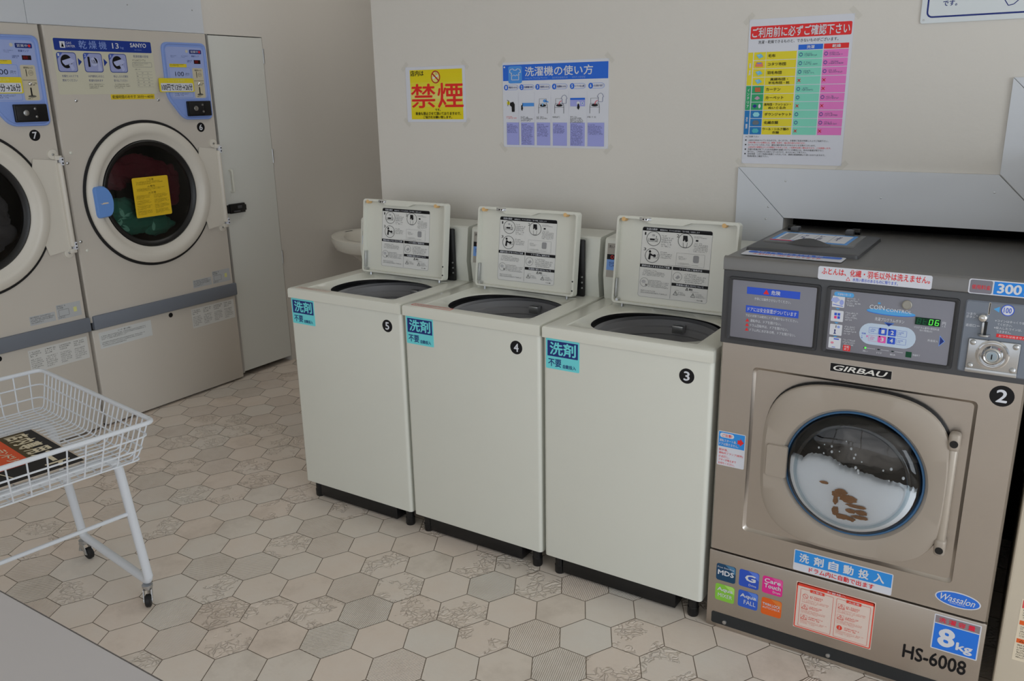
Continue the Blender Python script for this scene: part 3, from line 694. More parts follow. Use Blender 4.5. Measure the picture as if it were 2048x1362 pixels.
# ================================================================== steel front-load washer
GX, GY = 1.7165, .008; GW = .735
G = thing('steel_washer', (GX, GY, 0), 'stainless steel front-loading washer with round door full of foam and badge 2', 'washing machine')
x1 = GX+GW
gt, gb, gs, gk = 1.15, 1.114, .910, .262
GCX, GCZ = 2.094, .601; GR = .172
n = 96
def ring_pts(r, y, e=2.0, ax=1, az=1, cx=GCX, cz=GCZ): return [(cx+p[0], y, cz+p[1]) for p in [(q[0], q[1]) for q in loop_super(0, 0, r*ax, r*az, 0, n, e)]]
def rect_xz(xa, xb, za, zb, y, cx, cz): return [(p[0], y, p[1]) for p in [(q[0], q[1]) for q in loop_rect(xa, xb, za, zb, 0, n, cx=cx, cy=cz)]]
n = 480
def rrect_xz(xa, xb, za, zb, y, r, cx=GCX, cz=GCZ):   # rounded rectangle sampled by angle
    out = []
    for k in range(n):
        a = 2*pi*(k+.5)/n; dx, dz = cos(a), sin(a); best = None
        lo_, hi_ = 0, 2.0
        for _ in range(40):
            m_ = (lo_+hi_)/2; X, Z = cx+dx*m_, cz+dz*m_
            qx = max(xa+r-X, X-(xb-r), 0); qz = max(za+r-Z, Z-(zb-r), 0)
            ins = xa <= X <= xb and za <= Z <= zb and (qx*qx+qz*qz <= r*r or qx == 0 or qz == 0)
            if ins: lo_ = m_
            else: hi_ = m_
        out.append((cx+dx*lo_, y, cz+dz*lo_))
    return out
# body sides, back
mb = MB(); mb.box((GX+.002, GY+.03, .012), (GX+.012, .69, gt-.02), steel); mb.box((x1-.012, GY+.03, .012), (x1-.002, .69, gt-.02), steel); mb.box((GX+.012, .67, .012), (x1-.012, .69, gt-.02), darkgrey); mb.box((GX+.012, GY+.03, .012), (x1-.012, .67, .03), darkgrey)
obj('cabinet', mb, G)
# front sheet with embossed square and round hole
mb = MB(); F = GY
e0, e1, e2, e3 = 1.81, 2.359, .35, .851
mb.loft([rect_xz(GX, x1, gk+.002, gs, F+.03, GCX, GCZ), rect_xz(GX+.001, x1-.001, gk+.003, gs, F+.006, GCX, GCZ), rect_xz(GX+.006, x1-.006, gk+.005, gs, F, GCX, GCZ),
         rrect_xz(e0, e1, e2, e3, F, .012), rrect_xz(e0+.003, e1-.003, e2+.003, e3-.003, F+.004, .011), rrect_xz(e0+.008, e1-.008, e2+.008, e3-.008, F+.008, .01),
         ring_pts(.20, F+.008), ring_pts(.20, F+.03)], steel)
obj('front_sheet', mb, G, ang=20); n = 96
mb = MB(); mb.box((GX, F, .002), (x1, F+.03, gk-.001), steel, .004, 2); mb.box((GX+.004, F+.01, gk-.002), (x1-.004, F+.03, gk+.004), black)
obj('kick_panel', mb, G)
d = Dec((GX+.017, F, .0145), (1, 0, 0), (0, 0, 1), (0, -1, 0)); d.slab(rr_pts(0, 0, GW-.034, .039, .006), mat('plinth_dark', P(40, 44, 47), .5), .0006)
pk = d.build('plinth_strip', G)
for x in (1.775, 2.079, 2.383):
    obj('screw', MB().lathe((x, F-.0005, .026), (0, -1, 0), [(.007, 0), (.006, .003), (.0001, .004)], galv, 14), G)
# control band
mb = MB(); mb.box((GX-.002, F-.004, gs), (x1+.002, F+.03, gb+.002), darkgrey, .003)
obj('control_fascia', mb, G)
def bezel(xa, xb, za, zb, film, name, dpt=.0035):
    m_ = MB(); y = F-.0042
    m_.loft([[(p[0], y, p[1]) for p in rr_pts(xa, za, xb, zb, .008)], [(p[0], y-.004, p[1]) for p in rr_pts(xa+.001, za+.001, xb-.001, zb-.001, .008)],
             [(p[0], y-.004, p[1]) for p in rr_pts(xa+.006, za+.006, xb-.006, zb-.006, .005)], [(p[0], y-.0012, p[1]) for p in rr_pts(xa+.011, za+.009, xb-.011, zb-.009, .003)]], mat('bezel_black', P(48, 49, 52), .35), True, False)
    m_.loft([[(p[0], y-.0012, p[1]) for p in rr_pts(xa+.011, za+.009, xb-.011, zb-.009, .003)]]*1 + [[(p[0], y-.0013, p[1]) for p in rr_pts(xa+.0112, za+.0092, xb-.0112, zb-.0092, .003)]], film, False, True)
    return obj(name, m_, G)
bezel(1.731, 1.974, .922, 1.1, screen, 'warning_display'); bezel(1.987, 2.292, .923, 1.1, screen, 'program_display')
FY = F-.0056
def face(y=FY): return Dec((0, y, 0), (1, 0, 0), (0, 0, 1), (0, -1, 0), .0002)
BL = pr(42, 72, 168); LB = pr(84, 158, 214)
d = face(); d.rect(1.782, 1.056, 1.922, 1.0755, BL); d.rect(1.782, 1.0045, 1.922, 1.0245, BL); d.up()
d.poly([(1.826, 1.06), (1.842, 1.06), (1.834, 1.073)], RD); d.text('危険', 1.847, 1.06, 1.871, 1.072, Wt, .012); d.text('子供には操作させないでください。', 1.803, 1.041, 1.9, 1.049, Wt, .004)
d.text('ドアには安全装置がついています', 1.787, 1.0085, 1.917, 1.0205, Wt, .006); d.text('下記の状態では絶対にドアを開けないでください。', 1.782, .993, 1.922, 1.0005, Wt, .003)
for k, s_ in enumerate(('運転中は、ドアを開けない。', 'ドラム回転中は、ドアを開けない。', 'ドラム内に水がある時、ドアを開けない。')):
    z = .979-.0128*k; d.poly([(1.783, z), (1.793, z), (1.788, z+.009)], RD); d.text(s_, 1.796, z, 1.796+(.083, .102, .122)[k], z+.0085, Wt, .004)
d.build('warning_print', G)
d = face(); d.rr(2.006, 1.075, 2.054, 1.087, .006, LB); d.up(); d.text('洗濯機の使い方', 2.014, 1.078, 2.047, 1.084, Wt); d.h -= d.step
for k, z in enumerate((1.0465, 1.009, .9725, .9375)):
    d.rr(2.003+.0, z, 2.033, z+.029, .002, Wt)
    if k < 3: d.poly([(2.012, z-.002), (2.024, z-.002), (2.018, z-.006)], LB)
    d.lines(2.038, z+.004, 2.072, z+.028, 4, Wt, .42, k+80)
d.up()
d.poly([(2.0, 1.062), (2.012, 1.057), (2.022, 1.066), (2.014, 1.073), (2.002, 1.07)], pr(140, 150, 190)); d.ell(2.026, 1.06, .005, .007, pr(120, 130, 175)); d.line([(2.005, 1.053), (2.03, 1.05)], .0015, BL)
for i, (a, b) in enumerate(((2.011, 1.025), (2.019, 1.025), (2.011, 1.0165), (2.019, 1.0165))): d.rect(a, b, a+.0062, b+.0068, pr(200, 60, 120) if i == 2 else BL)
d.rect(2.017, .992, 2.0185, .999, K_); d.ell(2.024, .995, .0035, .0035, pr(120, 140, 190)); d.ell(2.016, .986, .002, .002, NB); d.rect(2.0148, .978, 2.0172, .985, NB); d.rect(2.013, .976, 2.0192, .978, NB)
d.rect(2.015, .961, 2.028, .964, BL); d.ell(2.012, .952, .004, .003, pr(220, 140, 160)); d.rect(2.012, .9395, 2.02, .941, BL)
d.rr(2.0395, .9345, 2.0575, .95, .002, RD); d.up(); d.text('始動', 2.0425, .943, 2.0545, .9485, Wt); d.text('終了', 2.0425, .9365, 2.0545, .942, Wt); d.h -= 2*d.step
# coin control wordmark
d.ell(2.143, 1.047, .056, .0072, pr(44, 92, 178), 36); d.up(); d.ell(2.143, 1.0485, .056, .0068, pr(86, 160, 216), 36); d.up(); d.text('COIN', 2.093, 1.052, 2.128, 1.063, Wt, .008); d.text('CONTROL', 2.132, 1.05, 2.19, 1.0582, Wt, .006); d.ell(2.1145, 1.0685, .0035, .0025, LB, 16); d.h -= 2*d.step
d.text('洗濯プログラムボタン', 2.108, 1.0235, 2.176, 1.0325, Wt, .004)
d.rr(2.075, .96, 2.206, 1.0155, .027, pr(158, 172, 188)); d.up()
d.poly([(2.13, 1.0215), (2.154, 1.0215), (2.142, 1.012)], pr(60, 110, 190)); d.up(); d.poly([(2.133, 1.0202), (2.151, 1.0202), (2.142, 1.0135)], NB); d.h -= d.step
for a, b, c_, num in ((2.1205, .9885, BL, '1'), (2.142, .9885, BL, '2'), (2.1205, .968, pr(208, 84, 160), '3'), (2.142, .968, BL, '4')):
    d.rr(a, b, a+.0185, b+.0175, .0015, c_); d.up(); d.text(num, a+.006, b+.0035, a+.0135, b+.014, Wt, .03); d.ell(a+.003, b+.0155, .0018, .0018, K_, 12); d.h -= d.step
for a, b, c_ in ((2.0975, .9895, BL), (2.1625, .9895, BL), (2.0975, .969, pr(200, 80, 150)), (2.1625, .969, BL)):
    d.rrframe(a, b, a+.0225, b+.0155, .002, .0005, c_); d.lines(a+.004, b+.003, a+.019, b+.012, 2, c_, .5, int(a*1000))
d.text('特典|'[:2], 2.081, .984, 2.091, .989, BL); d.poly([(2.093, .977), (2.093, .984), (2.0965, .9805)], pr(200, 80, 150)); d.lines(2.081, .972, 2.091, .981, 2, BL, .6, 4)
d.h -= d.step
d.text('円', 2.2595, 1.031, 2.267, 1.0395, Wt, .004); d.lines(2.2595, 1.026, 2.278, 1.029, 1, Wt, .6, 5); d.text('プログラム番号×使用料金', 2.198, 1.016, 2.255, 1.0215, Wt, .003); d.text('残り時間(分)', 2.212, 1.009, 2.24, 1.0145, Wt, .003); d.text('料金投入', 2.2325, .9865, 2.2555, .9925, Wt, .004)
d.poly([(2.2575, 1.0055), (2.2575, .977), (2.2705, .9915)], pr(110, 140, 200)); d.up(); d.poly([(2.259, 1.002), (2.259, .9805), (2.2685, .9915)], NB); d.h -= d.step
for k, s_ in enumerate(('洗い', 'すすぎ', '脱水')):
    x = 2.088+.0325*k; d.text(s_, x-.001, .9385, x+.012, .9435, Wt, .003)
    for j in range(6): d.rect(x+.0095+.0032*j, .949, x+.0115+.0032*j, .9502, Wt)
    d.ell(x+.004, .9495, .0034, .0016, pr(28, 50, 48), 14)
d.text('洗濯終了', 2.203, .945, 2.22, .95, Wt, .003); d.rect(2.1875, .9395, 2.201, .954, pr(16, 66, 44))
d.build('program_print', G)
# lit figures and lamp
gl = mat('green_led', (0.05, .6, .08, 1), .5, emit=(.12, .72, .06, 1)); dim = pr(22, 84, 54)
d = face(FY-.0008); d.slab([(2.2, 1.026), (2.2555, 1.026), (2.2555, 1.0445), (2.2, 1.0445)], pr(10, 52, 34), .0008)
seg = {'8': 'abcdefg', '0': 'abcdef', '6': 'acdefg', 't': 'defg'}
for k, ch in enumerate('8t06'):
    x0, z0 = 2.2045+.0132*k, 1.029; w_, h_ = .007, .0125; T_ = .0014
    S = {'a': ((0, h_), (w_, h_)), 'b': ((w_, h_), (w_, h_/2)), 'c': ((w_, h_/2), (w_, 0)), 'd': ((0, 0), (w_, 0)), 'e': ((0, 0), (0, h_/2)), 'f': ((0, h_/2), (0, h_)), 'g': ((0, h_/2), (w_, h_/2))}
    for q in seg[ch]: d.line([(x0+S[q][0][0]+S[q][0][1]*.1, z0+S[q][0][1]), (x0+S[q][1][0]+S[q][1][1]*.1, z0+S[q][1][1])], T_, gl if k > 1 else dim)
d.build('price_display', G)
obj('status_lamp', MB().lathe((2.093, FY, .9495), (0, -1, 0), [(.0026, 0), (.002, .001), (.0001, .0012)], gl, 14), G)
obj('lock_knob', MB().lathe((2.178, FY, 1.072), (0, -1, 0), [(.0115, 0), (.0115, .004), (.0095, .005), (.0092, .0042), (.0001, .0042)], mat('grey_knob', P(120, 118, 112), .4, .5), 28), G)
# coin unit
mb = MB(); y = F-.0042
mb.loft([[(p[0], y, p[1]) for p in rr_pts(2.303, .924, x1-.004, 1.1, .006)], [(p[0], y-.003, p[1]) for p in rr_pts(2.306, .927, x1-.007, 1.097, .005)]], slate, True, True)
obj('coin_panel', mb, G)
d = face(F-.0073); d.rect(2.3515, 1.069, 2.3555, 1.0985, chrome); d.up(); d.rect(2.353, 1.0705, 2.3548, 1.097, K_); d.h -= d.step
d.poly([(2.362, 1.084), (2.374, 1.091), (2.374, 1.077)], LB); d.ell(2.3905, 1.084, .0135, .0135, BL); d.up(); d.ell(2.3905, 1.084, .0115, .0115, Wt); d.up(); d.text('100', 2.3825, 1.0775, 2.3985, 1.0905, BL, .012); d.h -= 2*d.step
d.text('つまり', 2.308, 1.0645, 2.327, 1.0705, Wt, .003); d.text('ボタン', 2.308, 1.057, 2.327, 1.063, Wt, .003); d.text('返却口', 2.309, 1.036, 2.33, 1.043, Wt, .003); d.rect(2.3285, 1.0628, 2.334, 1.064, Wt); d.rect(2.3325, 1.0388, 2.339, 1.04, Wt)
for k, s_ in enumerate(('※コインはゆっくり投入し', 'てください。', '※投入したコインは、返却', 'できません。')): d.text(s_, 2.368+(.006 if k % 2 else 0), 1.0545-.0085*k, 2.441 if k % 2 == 0 else 2.404, 1.0605-.0085*k, Wt, .003)
d.rect(2.375, 1.018, 2.441, 1.0265, RD); d.up(); d.text('おつりは出ません。', 2.38, 1.0195, 2.437, 1.025, Wt, .004)
d.build('coin_print', G)
mb = MB(); yy = F-.0072
mb.lathe((2.343, yy, 1.061), (0, -1, 0), [(.0115, 0), (.0105, .003), (.0095, .004), (.0085, .008), (.005, .011), (.0001, .0115)], chrome, 28)
mb.box((2.343, yy-.006, 1.022), (2.348, yy, 1.051), galv, .001); mb.box((2.348, yy-.001, 1.022), (2.354, yy, 1.052), black); mb.lathe((2.35, yy-.001, 1.018), (0, 0, 1), [(.0001, 0), (.013, 0), (.014, .002), (.013, .004), (.0001, .004)], galv, 24)
tag(obj('reject_button', mb, G), 'chrome coin reject button and return slot')
mb = MB(); mb.box((2.32, yy-.004, .929), (2.428, yy, 1.009), galv, .003); mb.box((2.32, yy-.006, .926), (2.428, yy, .937), galv, .002)
mb.lathe((2.373, yy-.004, .975), (0, -1, 0), [(.0355, 0), (.0355, .004), (.033, .005), (.029, .0), (.025, .004), (.0215, .014), (.019, .018), (.0165, .02), (.013, .017), (.0001, .017)], chrome, 48)
lk = obj('lock_plate', mb, G)
mb = MB().lathe((2.373, yy-.021, .975), (0, -1, 0), [(.0115, 0), (.0115, .002), (.0001, .0025)], mat('lock_core', P(120, 132, 140), .3, .6), 24); mb.box((2.3718, yy-.0245, .969), (2.3742, yy-.0235, .981), K_)
obj('lock_core', mb, lk)
for x, z in ((2.33, 1.0), (2.418, 1.0), (2.33, .943), (2.418, .943)):
    obj('screw', MB().lathe((x, yy-.004, z), (0, -1, 0), [(.007, 0), (.0062, .003), (.003, .005), (.0001, .0055)], galv, 16), lk)
# silver top
mb = MB(); prof = [(F-.004, gb+.002), (F-.006, gb+.004), (F-.006, gt-.004), (F-.004, gt), (F+.004, gt+.0035), (F+.03, gt-.001), (.69, gt-.004), (.69, gb), (F+.03, gb)]
mb.loft([[(GX-.003, a, b) for a, b in prof], [(x1+.003, a, b) for a, b in prof]], midgrey, True, True)
obj('top_panel', mb, G, ang=30)
TZ = gt-.0005
mb = MB()
def slopeloop(x0, y0, x1_, y1_, r, z): return [(x, y, z) for x, y in rr_pts(x0, y0, x1_, y1_, r)]
mb.loft([slopeloop(1.728, .135, 2.032, .475, .012, TZ-.004), slopeloop(1.73, .137, 2.03, .473, .012, TZ+.007), slopeloop(1.733, .14, 2.027, .47, .012, TZ+.009)], darkgrey, True, True)
dt = obj('dispenser_frame', mb, G)
mb = MB(); mb.loft([slopeloop(1.745, .245, 1.995, .45, .01, TZ+.009), slopeloop(1.747, .247, 1.993, .448, .01, TZ+.0125)], mat('dispenser_grey', P(86, 86, 86), .35), False, True)
dl = obj('dispenser_lid', mb, G)
mb = MB(); pts = []
for k in range(13):
    t = k/12; pts.append((1.82+.115*t, .247-.0, TZ+.012+.016*sin(pi*t)))
lo_ = [(p[0], .232-.012*sin(pi*k/12), TZ+.0095) for k, p in enumerate(pts)]; hi_ = [(p[0], .262, TZ+.0126) for p in pts]; mid = [(p[0], .243, p[2]) for p in pts]
mb.loft([lo_, mid, hi_], darkgrey, closed=False); obj('finger_grip', mb, dl)
for x in (1.785, 1.945):
    mb = MB(); mb.box((x-.012, .44, TZ+.009), (x+.012, .475, TZ+.026), darkgrey, .003); mb.cyl((x-.026 if x < 1.9 else x+.004, .47, TZ+.02), (x-.004 if x < 1.9 else x+.026, .47, TZ+.02), .009, black, 14); obj('hinge', mb, G)
d = Dec((0, 0, TZ+.0126), (1, 0, 0), (0, 1, 0), (0, 0, 1), .0002); d.slab([(1.76, .262), (1.975, .262), (1.975, .425), (1.76, .425)], pr(74, 130, 190), .0003)
d.rect(1.772, .28, 1.965, .41, Wt); d.up()
for k in range(1, 4): d.rect(1.772+.048*k, .28, 1.7735+.048*k, .41, pr(120, 124, 130))
d.rr(1.78, .29, 1.81, .4, .004, pr(120, 120, 124))
for k in range(3): d.lines(1.83+.048*k, .31, 1.86+.048*k, .39, 3, NB, .5, 90+k)
d.poly([(1.76, .262), (1.83, .262), (1.815, .275), (1.76, .275)], RD)
d.build('dispenser_sheet', G)
d = Dec((0, 0, gt+.001), (1, 0, 0), (0, 1, 0), (0, 0, 1), .0002); d.slab(rr_pts(1.74, .06, 2.004, .126, .006), Wp, .001); d.rr(1.75, .092, 1.996, .122, .008, pr(48, 88, 170)); d.up(); d.lines(1.77, .098, 1.98, .116, 1, Wt, .9, 8, 1); d.lines(1.77, .068, 1.98, .086, 1, RD, .9, 9, 1)
d.build('top_sticker', G)
# stickers on the front
d = face(F-.0062); d.slab(rr_pts(1.962, 1.115, 2.2265, 1.149, .005), Wp, .0004)
d.text('ふとんは、化繊・羽毛以外は洗えません。', 1.971, 1.1285, 2.222, 1.1465, RD, .016, res=3); d.text('水洗い表示のあるものに限ります。', 2.047, 1.1175, 2.152, 1.1265, BL, .008); d.line([(2.036, 1.1265), (2.0315, 1.118), (2.0405, 1.118), (2.036, 1.1265)], .001, RD)
d.build('quilt_sticker', G)
d = face(F-.0062); d.slab(rr_pts(2.304, 1.116, x1-.003, 1.151, .005), Wp, .0004); d.rr(2.307, 1.118, 2.353, 1.149, .004, pr(100, 98, 106)); d.rect(2.356, 1.1185, x1-.006, 1.1485, pr(36, 112, 188)); d.up(); d.text('使用料金', 2.311, 1.127, 2.35, 1.138, pr(206, 50, 60), .01); d.text('300', 2.363, 1.122, 2.412, 1.145, Wt, .03, res=4); d.text('円', 2.417, 1.123, 2.438, 1.144, Wt, .02)
d.build('price_sticker', G)
d = face(F); d.slab([(2.011, .8725), (2.162, .8725), (2.162, .897), (2.011, .897)], pr(140, 136, 130), .001); d.rect(2.0125, .874, 2.1605, .8955, K_); d.up(); d.text('GIRBAU', 2.02, .8775, 2.152, .892, pr(176, 174, 170), .02, .28, res=3); d.build('maker_plate', G)
d = face(F); d.slab(rr_pts(1.7235, .54, 1.803, .646, .004), Wp, .0004); SB = pr(48, 132, 206); d.rect(1.7255, .599, 1.801, .644, SB); d.up()
d.rr(1.729, .627, 1.77, .641, .007, Wt); d.up(); d.text('ご注意!', 1.735, .6295, 1.7645, .6385, RD, .012); d.text('運転スタート後、', 1.728, .614, 1.779, .6225, Wt, .006); d.text('ドアは開きません。', 1.728, .603, 1.784, .611, Wt, .006)
d.poly([(1.781, .627), (1.788, .627), (1.788, .633), (1.799, .621), (1.788, .609), (1.788, .615), (1.781, .615)], RD)
for k, s_ in enumerate(('脱水後、', '運転終了ランプ(緑色)', 'が点灯し、', 'ブザーが鳴るまで', 'お待ちください。')): d.text(s_, 1.728, .5855-.0105*k, 1.728+(.027, .071, .032, .052, .048)[k], .593-.0105*k, RD, .004)
d.build('door_warning_sticker', G)
badge(2.405, F, .874, '2', G, r=.0262, wf=1.15)
d = face(F); d.slab(rr_pts(1.962, .269, 2.222, .334, .004), Wp, .0004); d.rect(1.9645, .292, 2.2195, .3315, SB); d.up()
for k, ch in enumerate('洗剤自動投入'): d.text(ch, 1.977+.0395*k, .298, 2.004+.0395*k, .326, Wt, .028, res=3)
d.text('ドラム内に自動で出ます', 2.006, .273, 2.178, .289, RD, .016, res=3); d.build('auto_detergent_sticker', G)
def icon(x, z, c1, c2, rows_, tw=False):
    d = face(F); s_ = .059
    d.slab(rr_pts(x, z, x+s_, z+.056, .007), c1, .0004); d.poly([(x+s_*.45, z+.0555), (x+s_-.007, z+.0555), (x+s_-.001, z+.05), (x+s_-.0005, z+.03)], c2); d.up()
    for t_, a, b, c_, e, bo in rows_: d.text(t_, x+a, z+b, x+c_, z+e, Wt, bo)
    d.build('feature_badge', G)
icon(1.741, .1655, pr(28, 62, 92), pr(60, 100, 132), (('Free Standing', .004, .041, .054, .047, 0), ('MDS', .005, .019, .054, .036, .03)))
icon(1.8105, .167, pr(40, 70, 160), pr(74, 100, 178), (('G', .018, .021, .05, .044, .03), ('Drive', .03, .007, .052, .014, 0)))
icon(1.8795, .167, pr(188, 40, 120), pr(206, 84, 146), (('Care', .006, .036, .053, .05, .022), ('Touch', .006, .019, .054, .033, .022), ('Drum', .032, .007, .054, .014, 0)))
icon(1.741, .097, pr(104, 152, 52), pr(136, 176, 84), (('Aqua', .006, .03, .054, .046, .022), ('MIXER', .009, .013, .053, .025, 0)))
icon(1.8115, .098, pr(44, 78, 164), pr(78, 112, 188), (('Aqua', .006, .03, .054, .046, .022), ('FALL', .018, .012, .053, .026, 0)))
icon(1.881, .096, pr(222, 100, 36), pr(228, 130, 60), (('TWIN LOCK', .004, .031, .055, .04, .02), ('AUTOCHECK', .004, .021, .055, .028, 0)))
R2 = pr(198, 62, 46)
d = face(F); d.slab([(1.976, .086), (2.1875, .086), (2.1875, .235), (1.976, .235)], pr(172, 158, 150), .0004); d.rrframe(1.9775, .0875, 2.186, .2335, .005, .003, R2); d.rect(1.9785, .2225, 2.185, .2325, R2); d.up(); d.text('お客様へ', 2.06, .2242, 2.11, .231, Wt, .004)
for x0, t_, ys in ((1.989, '△警告', 0), (2.087, '△注意', 0)):
    d.rrframe(x0, .094, x0+.09, .216, .003, .0008, R2); d.up(); d.rect(x0+.026, .2105, x0+.065, .2195, R2); d.up(); d.text(t_, x0+.031, .2122, x0+.06, .218, Wt, .003); d.h -= 2*d.step
    for k in range(3):
        z = .178-.034*k
        if x0 < 2 and k == 0: d.ring(x0+.0145, z+.016, .0075, .0075, .001, R2, 20); d.line([(x0+.01, z+.021), (x0+.019, z+.011)], .001, R2)
        elif x0 > 2 and k == 2: d.ell(x0+.0145, z+.016, .0075, .0075, R2); d.up(); d.rect(x0+.0139, z+.011, x0+.0151, z+.021, Wt); d.h -= d.step
        else: d.line([(x0+.0145, z+.022), (x0+.0225, z+.01), (x0+.0065, z+.01), (x0+.0145, z+.022)], .001, R2); d.rect(x0+.0138, z+.0125, x0+.0152, z+.018, R2); d.rrframe(x0+.0055, z+.0085, x0+.0235, z+.0235, .001, .0005, R2)
        d.lines(x0+.027, z+.011, x0+.07, z+.022, 2, R2, .55, 200+k, .8); d.lines(x0+.006, z-.006, x0+.084, z+.007, 3, pr(188, 112, 100), .45, 220+k)
d.build('safety_sheet', G)
d = face(F); d.slab([(2.378+.053*cos(2*pi*k/36), .3085+.0225*sin(2*pi*k/36)) for k in range(36)], Wp, .0004); d.ell(2.378, .3085, .05, .0195, pr(40, 92, 176), 36); d.up(); d.text('Wassalon', 2.338, .3, 2.418, .319, Wt, .008, .35, res=3); d.text('WASH SALON', 2.36, .295, 2.396, .2985, Wt); d.build('laundry_logo', G)
d = face(F); d.slab(rr_pts(2.331, .149, 2.4405, .2535, .003), Wp, .0004); d.rect(2.334, .229, 2.4375, .2505, pr(112, 104, 108)); d.rect(2.334, .152, 2.4375, .2265, pr(36, 100, 190)); d.up()
for k, ch in enumerate('洗濯容量'): d.text(ch, 2.3425+.0225*k, .2325, 2.36+.0225*k, .247, pr(206, 44, 66), .022)
d.text('8', 2.345, .163, 2.385, .218, Wt, .035, res=4); d.text('kg', 2.389, .157, 2.428, .188, Wt, .03, res=4); d.build('capacity_sticker', G)
d = face(F); d.text('HS-6008', 2.267, .094, 2.42, .137, K_, .022, res=3); d.build('model_letters', G)
# door
mb = MB(); Y0 = F+.008
dcx, dcz = 2.084, .6
def sq(ax, az, y, e=3.2, cx=2.089, cz=.603): return [(p[0]+cx, y, p[1]+cz) for p in [(q[0], q[1]) for q in loop_super(0, 0, ax, az, 0, n, e)]]
mb.loft([sq(.232, .232, Y0-.002), sq(.236, .236, Y0-.02), sq(.234, .234, Y0-.026), sq(.225, .225, Y0-.031), ring_pts(.196, Y0-.031), ring_pts(.184, Y0-.029), ring_pts(.176, Y0-.02), ring_pts(.176, Y0+.03)], taupe)
obj('door', mb, G, ang=28)
mb = MB(); mb.loft([sq(.236, .236, Y0-.001), sq(.2385, .2385, Y0-.006), sq(.234, .234, Y0-.012)], blackr); obj('door_seal', mb, G)
mb = MB(); mb.lathe((GCX, Y0, GCZ), (0, -1, 0), [(.1765, .014), (.176, .021), (.174, .0235), (.1705, .023), (.169, .016), (.169, .0)], gasket, n); tag(obj('window_gasket', mb, G), 'blue rubber ring around the window')
mb = MB(); pf = [(.169, .0165), (.166, .029), (.163, .035), (.156, .042), (.146, .047), (.138, .049), (.128, .052), (.1, .058), (.06, .063), (.025, .065), (.0005, .0655)]
mb.lathe((GCX, Y0, GCZ), (0, -1, 0), pf, glass, n); obj('door_window', mb, G, ang=60)
mb = MB(); mb.lathe((GCX, Y0, GCZ), (0, -1, 0), [(.146, .0445), (.144, .0462), (.14, .0468), (.137, .0462), (.138, .043)], glass_mat('thick_glass_edge', (.66, .74, .78, 1), .05), n); obj('window_rim', mb, G)
mb = MB(); mb.lathe((GCX, Y0, GCZ), (0, -1, 0), [(.176, -.02), (.17, -.03), (.17, -.06), (.22, -.08), (.26, -.12), (.26, -.4), (.06, -.42), (.0005, -.42)], mat('inner_drum', (.30, .29, .28, 1), .35, .9), n)
for k in range(3):
    a = 2*pi*k/3+.6; q = (GCX+.235*cos(a), GCZ+.235*sin(a)); mb.tube([(q[0], Y0+.14, q[1]), (q[0], Y0+.39, q[1])], .04, drum_m, 10)
obj('drum', mb, G)
# hinge bar and latch
mb = MB(); mb.box((2.31, Y0-.03, .46), (2.332, Y0-.004, .735), mat('hinge_bar', P(140, 134, 126), .35, .5), .009, 3); obj('hinge_bar', mb, G)
for z0_, z1_, zc in ((.72, .768, .741), (.43, .477, .448)):
    mb = MB(); mb.box((2.3075, Y0-.034, z0_), (2.3345, Y0-.003, z1_), taupe, .009, 3); mb.cyl((2.321, Y0-.033, zc), (2.321, Y0-.0352, zc), .0095, black, 20); obj('hinge_block', mb, G)
mb = MB(); mb.loft([[(p[0], Y0-.031, p[1]) for p in rr_pts(1.87, .553, 1.928, .648, .006)], [(p[0], Y0-.0375, p[1]) for p in rr_pts(1.872, .555, 1.926, .646, .006)]], taupe, False, True); obj('door_pull', mb, G)

# foam and cloth seen through the door
def dome_h(r):   # glass outside height over Y0 at radius r
    for (r0, h0), (r1_, h1_) in zip(pf, pf[1:]):
        if r1_ <= r <= r0: return h1_+(h0-h1_)*(r-r1_)/max(1e-6, r0-r1_)
    return .018
mb = MB(); R = random.Random(5); rows_n, cols = 26, 60; grid = []
FT = [(1.92, .622), (1.966, .621), (1.985, .636), (1.999, .642), (2.023, .643), (2.044, .639), (2.076, .626), (2.113, .617), (2.148, .612), (2.196, .606), (2.222, .6), (2.27, .588)]
def foam_top(x):   # upper edge of the suds across the window
    for (xa, za), (xb, zb_) in zip(FT, FT[1:]):
        if xa <= x <= xb: return za+(zb_-za)*(x-xa)/(xb-xa)
    return .59
for i in range(cols+1):
    x = GCX-.1585+.317*i/cols; c2 = sqrt(max(0, .16**2-(x-GCX)**2)); zt = min(foam_top(x)+R.uniform(-.003, .003), GCZ+c2); zb = GCZ-c2
    if zt < zb: zt = zb
    col_ = []
    for j in range(rows_n+1):
        z = zb+(zt-zb)*j/rows_n; r = min(.1655, sqrt((x-GCX)**2+(z-GCZ)**2)); y = Y0-max(.004, dome_h(max(r, .0006))-.0085)
        e = (zt-z); y += .006*math.exp(-e/.004)+.0012*sin(60*x)*sin(55*z)
        col_.append((x, y, z))
    grid.append(col_)
vs = [p for c_ in grid for p in c_]+[(c_[-1][0], c_[-1][1]+.02, c_[-1][2]+.001) for c_ in grid]+[(c_[0][0], Y0+.02, c_[0][2]) for c_ in grid]
m1 = rows_n+1; fs = []
for i in range(cols):
    for j in range(rows_n): fs.append((i*m1+j, (i+1)*m1+j, (i+1)*m1+j+1, i*m1+j+1))
    t0 = (cols+1)*m1; fs.append((i*m1+rows_n, (i+1)*m1+rows_n, t0+i+1, t0+i)); b0 = t0+cols+1; fs.append((i*m1, b0+i, b0+i+1, (i+1)*m1))
mb.add(vs, fs, suds_m)
R = random.Random(11)
